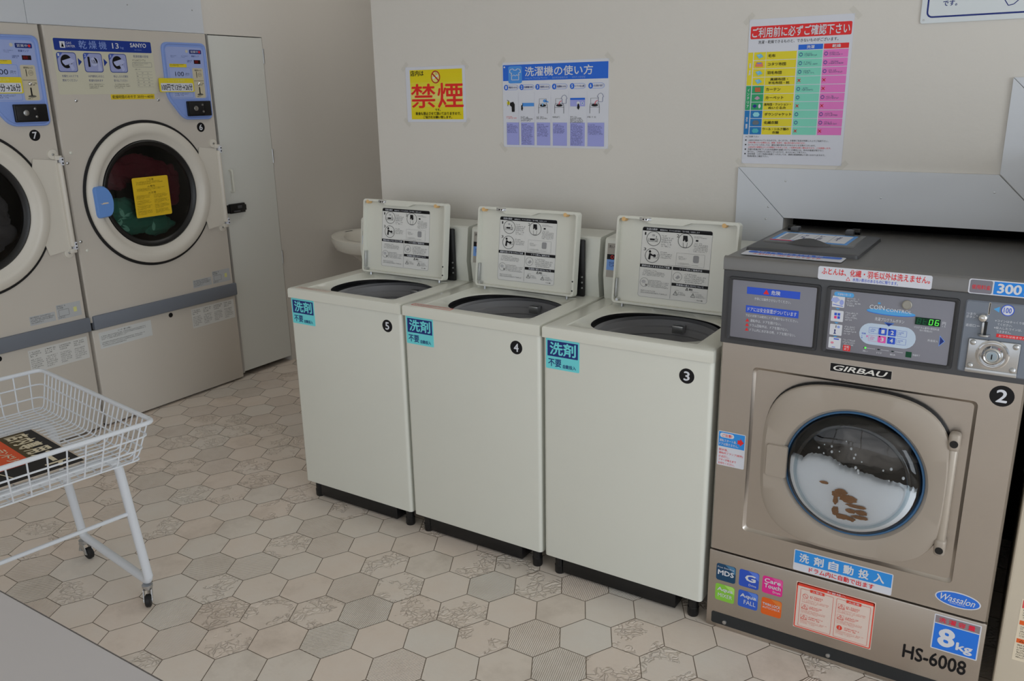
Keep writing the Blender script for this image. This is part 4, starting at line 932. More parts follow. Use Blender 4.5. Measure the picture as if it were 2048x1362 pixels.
for k in range(26):      # bubbles clinging to the glass above the foam
    x = GCX+R.uniform(-.09, .13); z = foam_top(x)+abs(R.gauss(.02, .035)); r = sqrt((x-GCX)**2+(z-GCZ)**2)
    if r > .135 or z < foam_top(x)+.008: continue
    b = bmesh.new(); bmesh.ops.create_icosphere(b, subdivisions=2, radius=R.uniform(.0015, .0038))
    for v in b.verts: v.co = Vector((x+v.co.x, Y0-dome_h(r)+.006+v.co.y*.5, z+v.co.z*1.3))
    mb.bm(b, suds_m); b.free()
o = obj('soap_suds', mb, None, ang=60); tag(o, 'white washing foam behind the round window of the steel washer', 'foam', kind='stuff')
def blob(mb, c, r, mt, seed, amp=.35, sc=(1, 1, 1), sub=3, freq=3.0):
    from mathutils import noise
    b = bmesh.new(); bmesh.ops.create_icosphere(b, subdivisions=sub, radius=1.0)
    for v in b.verts:
        nz = noise.fractal(v.co*freq*.6+Vector((seed*7.1, seed*3.3, 1)), .8, 2.0, 3); k = 1+amp*nz
        v.co = Vector((c[0]+v.co.x*r*sc[0]*k, c[1]+v.co.y*r*sc[1]*k, c[2]+v.co.z*r*sc[2]*k))
    mb.bm(b, mt); b.free()
mb = MB()
for (x, z, rx, rz), s_ in zip(((2.033, .578, .011, .004), (2.078, .563, .014, .008), (2.098, .546, .02, .01), (2.067, .553, .011, .009), (2.066, .535, .006, .012), (2.118, .529, .024, .0045), (2.105, .512, .012, .006), (2.132, .513, .014, .007), (2.067, .502, .008, .012), (2.086, .489, .02, .007), (2.13, .497, .02, .005), (2.108, .487, .01, .006)), range(20)):
    r = sqrt((x-GCX)**2+(z-GCZ)**2); y = Y0-dome_h(r)+.0042
    blob(mb, (x, y, z), 1, brown_c, s_+3, .35, (rx, .0013, rz), 3, 3)
o = obj('brown_garment', mb, None, ang=70); tag(o, 'brown cloth showing through the foam in the steel washer', 'clothing')
mb = MB(); blob(mb, (2.1, Y0+.17, .6), 1, mat('greybrown_cloth', P(112, 106, 102), .9, bump=.5, bscale=50), 31, .3, (.12, .07, .06), 4)
o = obj('grey_garment', mb, None, ang=70); tag(o, 'wet grey cloth behind the foam inside the steel washer', 'clothing')

# ================================================================== neighbour machine at the right edge
NX = 2.482
N1 = thing('beige_washer', (NX, GY, 0), 'tall beige machine cut off by the right edge, with an orange-striped safety sheet', 'washing machine')
beige = mat('beige_enamel', P(160, 152, 138), .4)
mb = MB(); mb.box((NX, GY, .01), (NX+.66, .7, 1.42), beige, .008, 2); obj('cabinet', mb, N1)
mb = MB(); mb.box((NX+.03, GY-.006, 1.2), (NX+.63, GY+.002, 1.38), darkgrey, .004); obj('control_fascia', mb, N1)
mb = MB(); mb.lathe((NX+.35, GY, .76), (0, -1, 0), [(.24, 0), (.236, .02), (.2, .028), (.185, .02), (.185, .004)], door_m, 64); obj('door', mb, N1)
mb = MB(); mb.lathe((NX+.35, GY, .76), (0, -1, 0), [(.186, .006), (.14, .02), (.07, .028), (.0005, .03)], mat('dark_window', P(30, 30, 34), .1), 64); obj('door_window', mb, N1)
OR = pr(218, 96, 44)
d = face(GY); d.slab([(NX+.033, .185), (NX+.2, .185), (NX+.2, .36), (NX+.033, .36)], pr(178, 168, 150), .0004)
d.rect(NX+.036, .335, NX+.197, .357, pr(186, 70, 70)); d.rect(NX+.036, .288, NX+.197, .3, OR); d.rect(NX+.036, .236, NX+.197, .248, OR); d.up()
d.lines(NX+.04, .304, NX+.19, .332, 4, K_, .4, 1); d.lines(NX+.04, .252, NX+.19, .284, 5, K_, .4, 2); d.lines(NX+.04, .19, NX+.19, .232, 6, K_, .4, 3); d.text('△警告', NX+.042, .238, NX+.075, .246, K_); d.build('safety_sheet', N1)

# ================================================================== gas dryers in the left wall
XD = -1.4383
DZ0, DZ1, DWID = .012, 1.916, .872
def dryer(y0, num, label):
    t = thing('gas_dryer', (XD, y0, 0), label, 'tumble dryer', 'cream gas dryers in the left wall')
    cy, cz = y0+.4275, 1.1285; ya, yb = y0+.002, y0+DWID
    def lp(r, x): return [(x, cy+r*cos(2*pi*(k+.5)/n), cz+r*sin(2*pi*(k+.5)/n)) for k in range(n)]
    def rc(a, b, c_, d_, x): return [(x, q[0], q[1]) for q in [(p[0], p[1]) for p in loop_rect(a, b, c_, d_, 0, n, cx=cy, cy=cz)]]
    zs = .545
    mb = MB(); mb.loft([rc(ya, yb, zs, DZ1, XD-.8), rc(ya, yb, zs, DZ1, XD-.006), rc(ya+.004, yb-.004, zs, DZ1-.004, XD), lp(.362, XD), lp(.36, XD-.05)], dryer_m); obj('cabinet', mb, t, ang=28)
    mb = MB(); mb.box((XD-.8, ya, DZ0), (XD, yb, .505), dryer_m, .004, 2); mb.box((XD-.79, ya+.01, 0.0), (XD-.03, yb-.01, DZ0), black); obj('lower_panel', mb, t)
    mb = MB(); mb.box((XD-.1, y0+.012, .507), (XD+.013, yb+.012, .577), rail_m, .006, 2); mb.box((XD-.1, ya+.002, .5055), (XD-.01, yb, .547), black); tag(obj('bumper_rail', mb, t), 'grey bumper rail across the front')
    # door
    mb = MB(); mb.lathe((XD, cy, cz), (1, 0, 0), [(.36, -.01), (.3645, .004), (.362, .007), (.352, .008), (.349, .004)], blackr, n); tag(obj('door_seal', mb, t), 'thin black ring around the door')
    mb = MB(); mb.lathe((XD, cy, cz), (1, 0, 0), [(.35, -.01), (.35, .014), (.345, .02), (.318, .026), (.305, .025), (.297, .018), (.28, .008), (.268, .005), (.266, -.03)], door_m, n)
    dr = obj('door', mb, t, ang=40)
    mb = MB(); mb.lathe((XD, cy, cz), (1, 0, 0), [(.2665, -.02), (.2645, .008), (.26, .011), (.246, .006), (.238, -.004), (.238, -.02)], black, n); obj('window_frame', mb, t)
    mb = MB(); mb.lathe((XD, cy, cz), (1, 0, 0), [(.239, -.002), (.17, .012), (.09, .02), (.0005, .0225)], smoked, n); obj('window', mb, t, ang=60)
    mb = MB(); mb.lathe((XD, cy, cz), (1, 0, 0), [(.262, -.03), (.30, -.06), (.33, -.12), (.33, -.6), (.05, -.62), (.0005, -.62)], mat('dryer_drum', (.09, .09, .09, 1), .5, .4), 64); obj('drum', mb, t)
    # hinge flap to the right of the door
    a0 = .30
    fl = [(cy+.295, cz+.215), (cy+.305, cz+.214), (y0+.85, cz+.2), (y0+.85, cz-.215), (cy+.31, cz-.228), (cy+.295, cz-.225)]
    arc = [(cy+.33*cos(a), cz+.33*sin(a)) for a in [radians(-43+86*k/10) for k in range(11)]]
    flap = [(y0+.852, cz-.212), (y0+.852, cz+.2)]+[(cy+.315, cz+.213)]+arc[::-1][2:-2]+[(cy+.318, cz-.225)]
    mb = MB(); mb.loft([[(XD+.002, a, b) for a, b in flap], [(XD+.0105, a, b) for a, b in flap]], door_m, True, True); obj('hinge_flap', mb, t, ang=20)
    mb = MB(); mb.box((XD+.002, y0+.845, cz-.2), (XD+.03, y0+.866, cz+.19), door_m, .009, 3); obj('hinge_post', mb, t)
    for s_ in (1, -1):
        z = cz+s_*.215
        mb = MB(); mb.lathe((XD, y0+.838, z+s_*.012), (1, 0, 0), [(.0225, 0), (.0225, .007), (.02, .008), (.0001, .008)], door_m, 28); mb.box((XD, y0+.84, z-.014), (XD+.02, y0+.872, z+.006), door_m, .003)
        mb.box((XD+.003, y0+.858, z-s_*.02-.018), (XD+.032, y0+.8715, z-s_*.02+.018), Wp, .003)
        hb = obj('hinge_bracket', mb, t)
        obj('screw', MB().lathe((XD+.008, y0+.838, z+s_*.012), (1, 0, 0), [(.006, 0), (.005, .003), (.0001, .004)], galv, 14), hb)
        for q in (-.008, .008): obj('screw', MB().lathe((XD+.032, y0+.865, z-s_*.02+q), (1, 0, 0), [(.004, 0), (.003, .001), (.0001, .0015)], K_, 12), hb)
    # blue handle
    hp = [(.108, 1.193), (.15, 1.196), (.172, 1.18), (.188, 1.15), (.193, 1.115), (.186, 1.07), (.17, 1.048), (.11, 1.044), (.103, 1.06), (.101, 1.18)]
    hp = fillet([(a+y0, b, 0) for a, b in hp], .012, 3, True); mb = MB()
    mb.loft([[(XD+.012, p[0], p[1]) for p in hp], [(XD+.036, p[0], p[1]) for p in hp], [(XD+.044, y0+.148+(p[0]-y0-.148)*.9, 1.12+(p[1]-1.12)*.93) for p in hp]], blue_hd, True, True)
    h = obj('door_handle', mb, t, ang=50); tag(h, 'blue door handle with a worn mark')
    d = Dec((XD+.0442, y0, 0), (0, 1, 0), (0, 0, 1), (1, 0, 0), .0002); d.poly([(.12, 1.118), (.128, 1.112), (.135, 1.117), (.16, 1.117), (.162, 1.112), (.126, 1.11)], pr(176, 160, 140)); d.build('worn_mark', h)
    for a, b in ((.105, 1.59), (.539, 1.587), (.04, 1.357), (.0165, 1.312), (.0185, .944), (.043, .898)):
        obj('screw', MB().lathe((XD-.001, y0+a, b), (1, 0, 0), [(.008, 0), (.007, .003), (.003, .005), (.0001, .0055)], cream_in if a in (.04, .043) else galv, 14), t)
    obj('keyhole', MB().lathe((XD-.001, y0+.444, .485), (1, 0, 0), [(.013, 0), (.0125, .002), (.009, .003), (.0001, .0025)], K_, 18), t)
    D = lambda x=XD: Dec((x, y0-.026, 0), (0, 1, 0), (0, 0, 1), (1, 0, 0), .0002)
    # instruction plate
    d = D(); d.slab(rr_pts(.056, 1.617, .568, 1.866, .01), pr(156, 154, 139), .0004); d.rr(.066, 1.81, .562, 1.862, .006, pr(30, 52, 128)); d.up()
    d.rect(.094, 1.821, .119, 1.849, Wt); d.poly([(.1, 1.825), (.1065, 1.845), (.113, 1.825)], NB); d.text('GAS', .124, 1.838, .15, 1.848, Wt); d.text('DRYER', .124, 1.824, .166, 1.834, Wt)
    for k, ch in enumerate('乾燥機'): d.text(ch, .184+.05*k, 1.82, .223+.05*k, 1.856, pr(120, 140, 190), .004)
    d.text('13', .352, 1.825, .386, 1.851, Wt, .01); d.text('kg', .394, 1.823, .411, 1.836, pr(120, 140, 190)); d.text('SANYO', .447, 1.834, .535, 1.854, Wt, .024); d.lines(.468, 1.819, .52, 1.825, 1, pr(100, 120, 176), .7, 3, 1)
    d.h -= d.step
    for k in range(3):
        x = .07+.1275*k; d.rr(x, 1.716, x+.093, 1.802, .012, pr(30, 52, 128)); d.up(); d.rr(x+.003, 1.719, x+.09, 1.799, .01, pr(122, 128, 164)); d.up(); d.poly([(x+.003, 1.799), (x+.03, 1.799), (x+.003, 1.772)], pr(60, 80, 150)); d.up(); d.text(str(k+1), x+.006, 1.785, x+.014, 1.797, Wt)
        if k != 1: d.ell(x+.043, 1.762, .027, .03, K_, 20); d.up(); d.poly([(x+.022, 1.765), (x+.065, 1.778), (x+.083, 1.766), (x+.064, 1.752), (x+.035, 1.745), (x+.025, 1.755)], pr(140, 146, 178)); d.poly([(x+.05, 1.752), (x+.07, 1.75), (x+.078, 1.73), (x+.065, 1.72)], pr(140, 146, 178))
        else: d.rect(x+.02, 1.74, x+.03, 1.785, K_); d.up(); d.ell(x+.05, 1.763, .018, .02, pr(150, 156, 186), 20); d.poly([(x+.05, 1.785), (x+.07, 1.78), (x+.085, 1.725), (x+.065, 1.722), (x+.068, 1.75)], pr(140, 146, 178)); d.up(); d.text('100', x+.038, 1.755, x+.062, 1.772, K_)
        d.h = .0006
        if k < 2: d.poly([(x+.1, 1.779), (x+.1, 1.744), (x+.118, 1.762)], pr(30, 52, 128))
        d.text(('衣類を入れドアを', '100円硬貨を入れると', '停止したら衣類を')[k], x+.012, 1.693, x+.09, 1.704, NB, .004); d.text(('閉めてください', '乾燥を始めます', '取り出してください')[k], x+.012, 1.674, x+.083, 1.685, NB, .004)
        if k: d.lines(x+.01, 1.64, x+.095, 1.664, 3, K_, .4, 40+k)
    d.text('乾燥容量の目安', .457, 1.787, .54, 1.799, NB, .003); d.lines(.45, 1.77, .535, 1.779, 1, K_, .7, 44, 1); d.rrframe(.447, 1.743, .553, 1.766, .004, .0012, pr(90, 90, 94)); d.lines(.452, 1.747, .546, 1.762, 2, pr(80, 80, 84), .4, 45); d.lines(.456, 1.728, .52, 1.735, 1, pr(80, 80, 84), .6, 47)
    for k in range(6):
        z = 1.722-.0145*k; d.rect(.458, z, .55, z+.0008, pr(110, 110, 110))
        if k < 5:
            for j in range(3): d.lines(.462+.03*j, z-.011, .484+.03*j, z-.004, 1, pr(84, 84, 88), .9, k*3+j)
    d.build('instruction_plate', t)
    d = D(); d.slab([(.308, 1.592), (.546, 1.592), (.546, 1.616), (.308, 1.616)], pr(200, 176, 44), .0004); d.text('乾燥時間のめやす', .316, 1.596, .442, 1.612, K_, .008); d.text('30分〜40分', .45, 1.596, .54, 1.612, K_, .008); d.build('time_sticker', t)
    # blue control panel: rounded, with a big curve at its lower left
    cp = fillet([(.617, 1.866, 0), (.882, 1.868, 0), (.88, 1.483, 0), (.7, 1.485, 0), (.613, 1.6, 0)], .035, 8, True)
    cp = [(p[0]+y0-.026, p[1]) for p in cp]; c0 = (y0+.725, 1.68)
    mb = MB(); mb.loft([[(XD-.001, a, b) for a, b in cp], [(XD+.008, a, b) for a, b in cp], [(XD+.012, c0[0]+(a-c0[0])*.975, c0[1]+(b-c0[1])*.985) for a, b in cp], [(XD+.012, c0[0]+(a-c0[0])*.93, c0[1]+(b-c0[1])*.955) for a, b in cp], [(XD+.009, c0[0]+(a-c0[0])*.9, c0[1]+(b-c0[1])*.935) for a, b in cp]], blue_pl, True, True)
    obj('control_panel', mb, t, ang=25)
    px = XD+.0092
    d = D(px); d.rr(.633, 1.59, .86, 1.845, .02, blue_lt); d.up(); d.rr(.641, 1.594, .772, 1.745, .008, blue_pl); d.up(); d.rr(.6435, 1.5965, .7695, 1.7425, .007, pr(146, 160, 202)); d.h -= d.step
    d.rr(.782, 1.594, .848, 1.743, .008, pr(152, 146, 128)); d.rr(.776, 1.813, .85, 1.833, .004, NB); d.up(); d.text('営業中', .784, 1.8175, .83, 1.829, Wt, .003); d.ell(.838, 1.823, .006, .006, RD, 14); d.ell(.76, 1.825, .008, .008, pr(150, 148, 140), 16)
    d.text('100', .676, 1.702, .728, 1.724, NB, .0); d.text('円で', .738, 1.704, .762, 1.718, NB); d.lines(.66, 1.602, .755, 1.618, 2, NB, .5, 7)
    d.rr(.648, 1.7455, .75, 1.7625, .002, pr(206, 186, 50)); d.up(); d.lines(.652, 1.748, .746, 1.761, 2, K_, .4, 8); d.text('乾燥ランプ', .786, 1.797, .832, 1.806, NB); d.rect(.798, 1.764, .838, 1.783, pr(52, 20, 24)); d.up()
    d.text('88', .803, 1.767, .823, 1.781, pr(120, 24, 28)); d.lines(.756, 1.768, .795, 1.782, 2, NB, .5, 9); d.lines(.66, 1.79, .7, 1.803, 2, NB, .3, 11); d.lines(.724, 1.79, .77, 1.803, 2, NB, .3, 12)
    d.text('硬貨投入口', .796, 1.728, .836, 1.736, K_); d.rect(.804, 1.695, .807, 1.725, K_); d.ring(.825, 1.71, .011, .011, .0015, pr(120, 112, 96), 20); d.text('100', .818, 1.706, .832, 1.714, pr(120, 112, 96)); d.rect(.785, 1.678, .845, 1.681, pr(120, 112, 96)); d.rect(.811, 1.613, .817, 1.648, K_); d.ell(.815, 1.611, .018, .005, pr(80, 78, 72), 18); d.lines(.795, 1.598, .84, 1.604, 1, K_, .6, 14); d.lines(.826, 1.655, .845, 1.67, 2, K_, .5, 15)
    d.build('control_print', t)
    obj('reject_button', MB().lathe((px, y0+.787, 1.664), (1, 0, 0), [(.009, 0), (.008, .005), (.004, .008), (.0001, .0085)], chrome, 20), t)
    mb = MB(); mb.box((px-.002, y0+.694, 1.502), (px+.012, y0+.841, 1.578), black, .004); mb.box((px+.01, y0+.7, 1.507), (px+.015, y0+.796, 1.573), blackr, .004)
    cb = obj('coin_lock', mb, t); tag(cb, 'black coin box lock plate')
    obj('lock_core', MB().lathe((px+.015, y0+.742, 1.541), (1, 0, 0), [(.013, 0), (.012, .002), (.009, .003), (.0001, .003)], galv, 20), cb)
    for a, b in ((.782, 1.558), (.785, 1.524)): obj('screw', MB().lathe((px+.015, y0+a, b), (1, 0, 0), [(.006, 0), (.005, .003), (.0001, .004)], galv, 14), cb)
    d = D(XD+.0125); d.slab(rr_pts(.572, 1.624, .779, 1.692, .006), pr(206, 190, 46), .0006); d.rr(.581, 1.628, .772, 1.668, .004, Wp); d.up(); d.text('サービス実施中', .622, 1.673, .724, 1.686, pr(226, 222, 120), .006); d.text('100円で13分→26分', .585, 1.632, .768, 1.664, K_, .014, res=3); d.build('service_sticker', t)
    badge(XD, y0+.775, 1.4435, num, t, u=(0, 1, 0), n=(1, 0, 0), r=.0245, wf=1.05)
    return t, d, D, cy, cz
def dryer_labels(t, D, left):
    gp = pr(140, 142, 144)
    d = D(); d.slab([(.761, .597), (.88, .597), (.88, .667), (.761, .667)], gp, .0004); d.lines(.766, .645, .82, .663, 2, K_, .5, 1); d.rrframe(.77, .612, .82, .642, .002, .001, K_); d.lines(.766, .6, .82, .61, 1, K_, .5, 2); d.rect(.843, .62, .859, .643, pr(164, 164, 110)); d.build('rating_plate', t)
    d = D(); d.slab([(.632, .598), (.752, .598), (.752, .641), (.632, .641)], gp, .0004); d.lines(.637, .603, .748, .637, 4, K_, .4, 3); d.build('serial_plate', t)
    d = D(); d.slab([(.598, .379), (.884, .379), (.884, .487), (.598, .487)], pr(160, 160, 158), .0004)
    for k in range(4):
        x = .605+.07*k; d.lines(x, .45, x+.06, .478, 3, K_, .4, 4+k); d.lines(x, .387, x+.06, .443, 6, pr(76, 76, 76), .4, 14+k)
    d.build('safety_sheet', t)
    if left:
        d = D(); d.slab([(.058, .404), (.349, .404), (.349, .487), (.058, .487)], pr(160, 162, 162), .0004); d.text('ユーザー様へお願い', .16, .472, .235, .481, K_, .003); d.lines(.068, .445, .335, .468, 3, K_, .45, 5); d.lines(.068, .41, .32, .436, 3, K_, .4, 6); d.build('user_sheet', t)
D6, _, DD, cy6, cz6 = dryer(.026, '6', 'cream gas dryer with badge 6, red and green laundry behind its yellow-stickered window'); dryer_labels(D6, DD, True)
d = DD(XD+.0233); pts = [(.338, 1.217), (.338, 1.019), (.543, 1.017), (.545, 1.215)]
YW = pr(206, 172, 40); d.slab(rr_pts(.339, 1.018, .543, 1.216, .008), YW, .0006)
d.text('ご注意', .42, 1.198, .46, 1.208, K_); d.text('△警告', .42, 1.165, .465, 1.174, K_); d.text('△注意', .42, 1.133, .465, 1.142, K_); d.lines(.36, 1.178, .52, 1.195, 3, K_, .4, 1); d.lines(.36, 1.146, .52, 1.162, 3, K_, .4, 2)
for k in range(4):
    for j in range(2): d.lines(.35+.1*j, 1.03+.0255*k, .435+.1*j, 1.052+.0255*k, 4, pr(70, 58, 20), .42, k*2+j)
tag(d.build('caution_sticker', D6), 'yellow caution sticker on the window')
D7, _, DD7, cy7, cz7 = dryer(.026-.8885, '7', 'cream gas dryer with badge 7, cut off by the left edge, dark laundry inside'); dryer_labels(D7, DD7, False)
# laundry
def drape(mb, x, pts_, mt, seed, th=.06): 
    pass
mb = MB()
for c, r, s_ in (((XD-.075, cy6-.03, cz6+.125), (.035, .15, .07), 1), ((XD-.078, cy6+.135, cz6+.03), (.035, .085, .105), 2), ((XD-.08, cy6-.135, cz6+.085), (.03, .065, .06), 3), ((XD-.07, cy6+.07, cz6+.07), (.03, .1, .07), 6)):
    blob(mb, c, 1, red_c, s_, .3, r, 4, 3.2)
tag(obj('red_garment', mb, None, ang=60), 'dark red garment pressed against the window of the dryer with badge 6', 'clothing')
mb = MB()
for c, r, s_ in (((XD-.07, cy6-.135, cz6-.065), (.035, .085, .055), 4), ((XD-.072, cy6-.06, cz6-.14), (.036, .13, .058), 5), ((XD-.074, cy6+.06, cz6-.17), (.036, .1, .05), 7)):
    blob(mb, c, 1, green_c, s_, .22, r, 4, 3.0)
R = random.Random(9); vsn = list(mb.v)
gm = obj('green_garment', mb, None, ang=60)
tag(gm, 'green leaf-patterned garment at the bottom of the dryer window with badge 6', 'clothing')
# leaf print lies on the cloth surface: project small leaves along x onto the garment
dgx = bpy.context.evaluated_depsgraph_get()
from mathutils.bvhtree import BVHTree
bv = BVHTree.FromPolygons([Vector(v) for v in mb.v], mb.f)
lm = MB()
for (ly, lz, a, s_) in ((.36, .91, 1.5, 1.15), (.4, .905, .9, 1), (.43, .9, 1.9, 1), (.335, .95, 2.2, 1.1), (.31, .97, 2.5, .9), (.37, .95, 1.2, .8), (.45, .935, .4, .9), (.48, .905, 1.1, 1), (.5, .92, .6, .9), (.33, 1.03, .5, .8), (.3, 1.05, 2, .7), (.41, .945, 2.4, .8), (.47, .96, 1.5, .7), (.29, 1.0, 1.0, .7)):
    L_ = []
    for k in range(14):
        q = 2*pi*k/14; ex = .036*s_*cos(q); ez = .014*s_*sin(q)*(1 if cos(q) < .5 else .6)
        L_.append((ly+.026*0+ex*cos(a)-ez*sin(a), lz+ex*sin(a)+ez*cos(a)))
    P3 = []
    for y_, z_ in [(ly, lz)]+L_:
        h_ = bv.ray_cast(Vector((XD+.1, y_, z_)), Vector((-1, 0, 0)))
        P3.append(None if h_[0] is None else h_[0]+Vector((.0012, 0, 0)))
    if any(p is None for p in P3): continue
    lm.add(P3, [(0, 1+k, 1+(k+1) % 14) for k in range(14)], leaf_c)
if lm.v: tag(obj('leaf_print', lm, gm, world=False), 'pale leaf print')
mb = MB()
for c, r, s_ in (((XD-.08, cy7+.05, cz7-.1), (.05, .15, .1), 21), ((XD-.09, cy7+.13, cz7-.02), (.05, .09, .1), 22), ((XD-.08, cy7-.08, cz7-.14), (.05, .13, .08), 23)):
    blob(mb, c, 1, grey_c, s_, .3, r, 4, 2.4)
tag(obj('grey_garment', mb, None, ang=60), 'dull grey laundry behind the window of the dryer with badge 7', 'clothing')

# ================================================================== wash basin in the alcove
S = thing('wash_basin', (LX, 1.82, .55), 'white ceramic wash basin on the alcove wall behind the washer with badge 5', 'sink')
def sink_loop(k, z, dx=0):
    out = []; m_ = 64; sx, sy = -1.06, 1.82
    for i in range(m_):
        a = 2*pi*i/m_; c_, s_ = cos(a), sin(a)
        X = sx+k*.37*c_; Y = sy+k*.355*s_
        if c_ < 0:   # the back narrows to a straight edge on the wall
            X = sx+k*.40*c_; Y = sy+k*.355*s_*(1-.25*(-c_)**2)
        out.append((max(LX+.0006, X+dx), Y, z))
    return out
mb = MB()
mb.loft([sink_loop(.2, .53, -.1), sink_loop(.3, .56, -.08), sink_loop(.5, .605, -.05), sink_loop(.72, .645, -.02), sink_loop(.88, .668), sink_loop(.96, .682), sink_loop(1.0, .73), sink_loop(.99, .747), sink_loop(.965, .75), sink_loop(.83, .75, .02), sink_loop(.8, .745, .02), sink_loop(.7, .66, .02), sink_loop(.4, .625, .02), sink_loop(.03, .62, .02)], ceramic, True, True)
obj('bowl', mb, S, ang=50)
mb = MB(); mb.box((-1.385, 1.77, .7495), (-1.37, 1.83, .7512), darkgrey); obj('overflow_slot', mb, S)
mb = MB(); mb.tube(fillet([(-1.39, 1.98, .748), (-1.39, 1.98, .82), (-1.27, 1.94, .82), (-1.27, 1.94, .8)], .03), .011, chrome, 12); obj('tap', mb, S)
mb = MB(); mb.tube(fillet([(-1.22, 1.82, .55), (-1.22, 1.82, .38), (LX+.0006, 1.82, .38)], .04), .018, chrome, 12); obj('drain_pipe', mb, S)

# ================================================================== wire cart
rz = atan2(-.1305, .991); cc = Vector((-.134, -1.0185, 0))
CT = thing('laundry_cart', cc, 'white wire basket laundry cart on casters in front of the dryers', 'cart', rz=rz)
A_, B_ = .40, .25; zr, zb = .675, .552; ia, ib = .042, .036
def C3(x, y, z): return (x, y, z)
mb = MB(); mb.tube(fillet([(-A_, -B_, zr), (A_, -B_, zr), (A_, B_, zr), (-A_, B_, zr)], .03, 5, True), .0071, white_coat, 10, True); obj('rim', mb, CT, world=False)
mb = MB(); wr = .0024
nx_ = 25
for k in range(nx_):      # wires across the short way: side, floor, side
    t = (k+.5)/nx_; xt = -A_+.02+(2*A_-.04)*t; xb_ = -A_+ia+.006+(2*A_-2*ia-.012)*t
    mb.tube(fillet([(xt, -B_, zr), (xb_, -B_+ib, zb), (xb_, B_-ib, zb), (xt, B_, zr)], .02, 4), wr, white_coat, 6)
ny_ = 9
for k in range(ny_):
    t = (k+.5)/ny_; yt = -B_+.015+(2*B_-.03)*t; yb_ = -B_+ib+.004+(2*B_-2*ib-.008)*t
    mb.tube(fillet([(-A_, yt, zr), (-A_+ia, yb_, zb-.004), (A_-ia, yb_, zb-.004), (A_, yt, zr)], .02, 4), wr, white_coat, 6)
for f_ in (.36, .7):
    a = A_-ia*f_; b = B_-ib*f_; z = zr+(zb-zr)*f_
    mb.tube(fillet([(-a, -b, z), (a, -b, z), (a, b, z), (-a, b, z)], .03, 4, True), wr*1.2, white_coat, 6, True)
a = A_-ia; b = B_-ib; mb.tube(fillet([(-a, -b, zb+.002), (a, -b, zb+.002), (a, b, zb+.002), (-a, b, zb+.002)], .02, 4, True), wr*1.2, white_coat, 6, True)
obj('basket', mb, CT, world=False)
lx_ = .241; tr = .0142
for sx in (1, -1):
    mb = MB(); x = sx*lx_
    mb.tube(fillet([(x, -.232, .1), (x, -.19, .537), (x, .19, .537), (x, .232, .1)], .05, 7), tr, white_coat, 14); obj('leg_frame', mb, CT, world=False)
for sy in (1, -1):
    mb = MB(); y = sy*.232; mb.tube(fillet([(-lx_, y-sy*.0035, .14), (-lx_, y, .082), (lx_, y, .082), (lx_, y-sy*.0035, .14)], .03, 5), tr*.98, white_coat, 14); obj('foot_bar', mb, CT, world=False)
mb = MB(); mb.tube([(lx_, -.212, .34), (lx_, .212, .34)], .0065, white_coat, 10); obj('cross_rod', mb, CT, world=False)
mb = MB(); mb.tube([(-lx_, -.212, .34), (-lx_, .212, .34)], .0065, white_coat, 10); obj('cross_rod', mb, CT, world=False)
def caster(x, y, a):
    c_ = bpy.data.objects.new('caster', None); COL.objects.link(c_); c_.parent = CT; c_.location = (x, y, 0); c_.rotation_euler = (0, 0, a); c_.empty_display_size = .03
    mb = MB(); mb.cyl((0, 0, .062), (0, 0, .07), .017, galv, 20); mb.cyl((0, 0, .054), (0, 0, .062), .0135, galv, 20)
    for s_ in (-1, 1): mb.loft([[(p[0], s_*.0115, p[1]) for p in ((-.014, .057), (.014, .057), (.026, .02), (.014, .02))], [(p[0], s_*.0135, p[1]) for p in ((-.014, .057), (.014, .057), (.026, .02), (.014, .02))]], galv, True, True)
    mb.cyl((0.019, -.015, .024), (.019, .015, .024), .004, chrome, 12); obj('fork', mb, c_, world=False)
    mb = MB(); mb.lathe((.019, -.009, .0215), (0, 1, 0), [(.0001, 0), (.017, 0), (.0212, .003), (.0212, .015), (.017, .018), (.0001, .018)], blackr, 28); obj('wheel', mb, c_, world=False)
    mb = MB(); mb.tube([(-.01, 0, .056), (-.022, 0, .04), (-.024, 0, .022)], [.004, .006, .009], galv, 10); obj('brake_pedal', mb, c_, world=False)
for x, y, a in ((lx_-.01, .228, -.6), (-lx_+.01, .228, .2), (lx_-.01, -.228, 2.4), (-lx_+.01, -.228, 2.0)): caster(x, y, a)
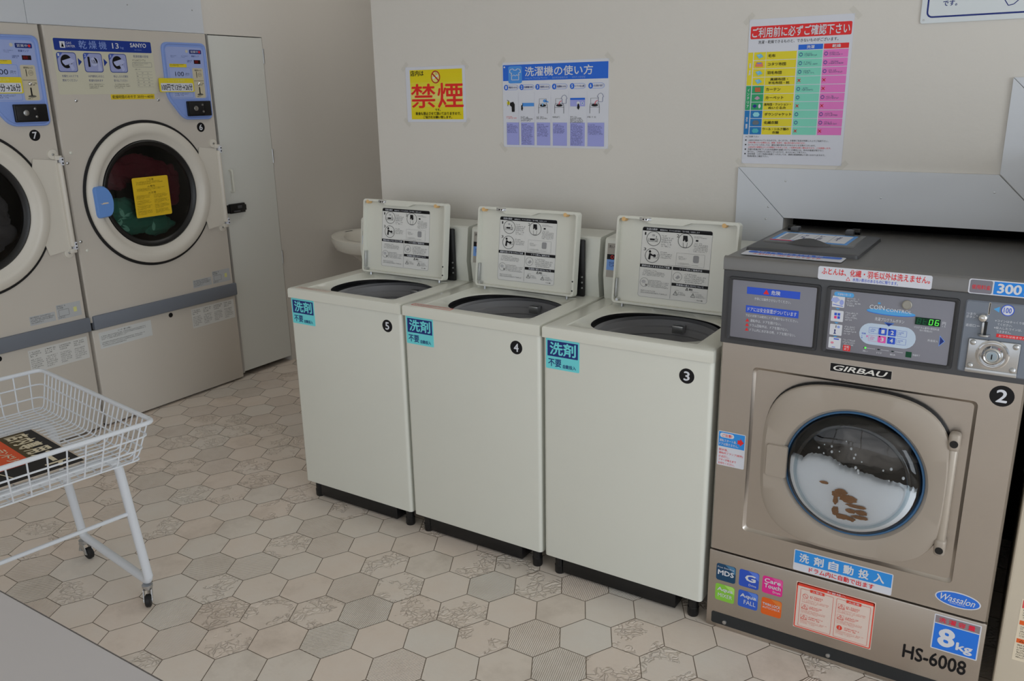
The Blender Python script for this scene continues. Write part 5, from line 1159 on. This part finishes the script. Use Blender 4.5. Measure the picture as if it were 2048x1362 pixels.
# sign plate lying in the basket
SG = thing('cart_sign', cc+Vector((0, 0, zb)), 'brown and orange sign plate lying on the bottom of the wire cart', 'sign', rz=rz)
bz = zb+.0046; olive = pr(70, 58, 30); dk = pr(40, 36, 34); ORG = pr(188, 72, 34)
d = Dec((-.148, .105, bz-zb), (.39, 0, 0), (0, -.3, 0), (0, 0, 1)); d.slab([(0, 0), (0, 1), (1, 1), (1, 0)], pr(150, 140, 128), .003)
d.rect(0, .02, 1, 1, dk); d.up(); d.poly([(0, .1), (.3, .16), (.62, .3), (.7, .62), (.6, .97), (0, 1)], olive); d.up(); d.poly(rr_pts(-.0+.0, .36, .72, .78, .06), ORG); d.up()
IV = pr(196, 186, 162)
for k, ch in enumerate('店内専用カート'): q = .075 if ch == 'ー' else 0; d.text(ch, .04+.135*k, .32-q*1.2, .155+.135*k, .09+q*1.2, IV, .0 if q else .03, res=3)
for k, ch in enumerate('コインランドリー'): q = .038 if ch == 'ー' else 0; d.text(ch, .04+.08*k, .52-q, .11+.08*k, .42+q, IV, .0 if q else .015)
d.text('店', .34, .72, .46, .58, IV, .02); d.lines(.1, .58, .32, .72, 2, IV, .6, 3, 1); d.lines(.06, .84, .5, .95, 1, IV, .8, 6, 1); d.line([(.72, .7), (.95, .62)], .012, IV)
d.build('printed_plate', SG, world=False)

# ================================================================== table in the foreground
TB = thing('grey_table', (1.0, -1.85, 0), 'plain light grey table top cut off by the bottom left corner', 'table')
tz = .70; tx0, tx1, ty0, ty1 = .15, 1.85, -2.15, -1.553
mb = MB(); mb.box((tx0, ty0, tz-.026), (tx1, ty1, tz), table_m, .002, 1); obj('tabletop', mb, TB)
mb = MB()
mb.box((tx0, ty1+.0002, tz-.025), (tx1, ty1+.0018, tz-.0012), table_e); obj('edge_band', mb, TB)
for x in (tx0+.06, tx1-.06):
    for y in (ty0+.06, ty1-.08): obj('leg', MB().cyl((x, y, 0), (x, y, tz-.026), .02, galv, 16), TB)

bpy.data.objects.remove(_to)
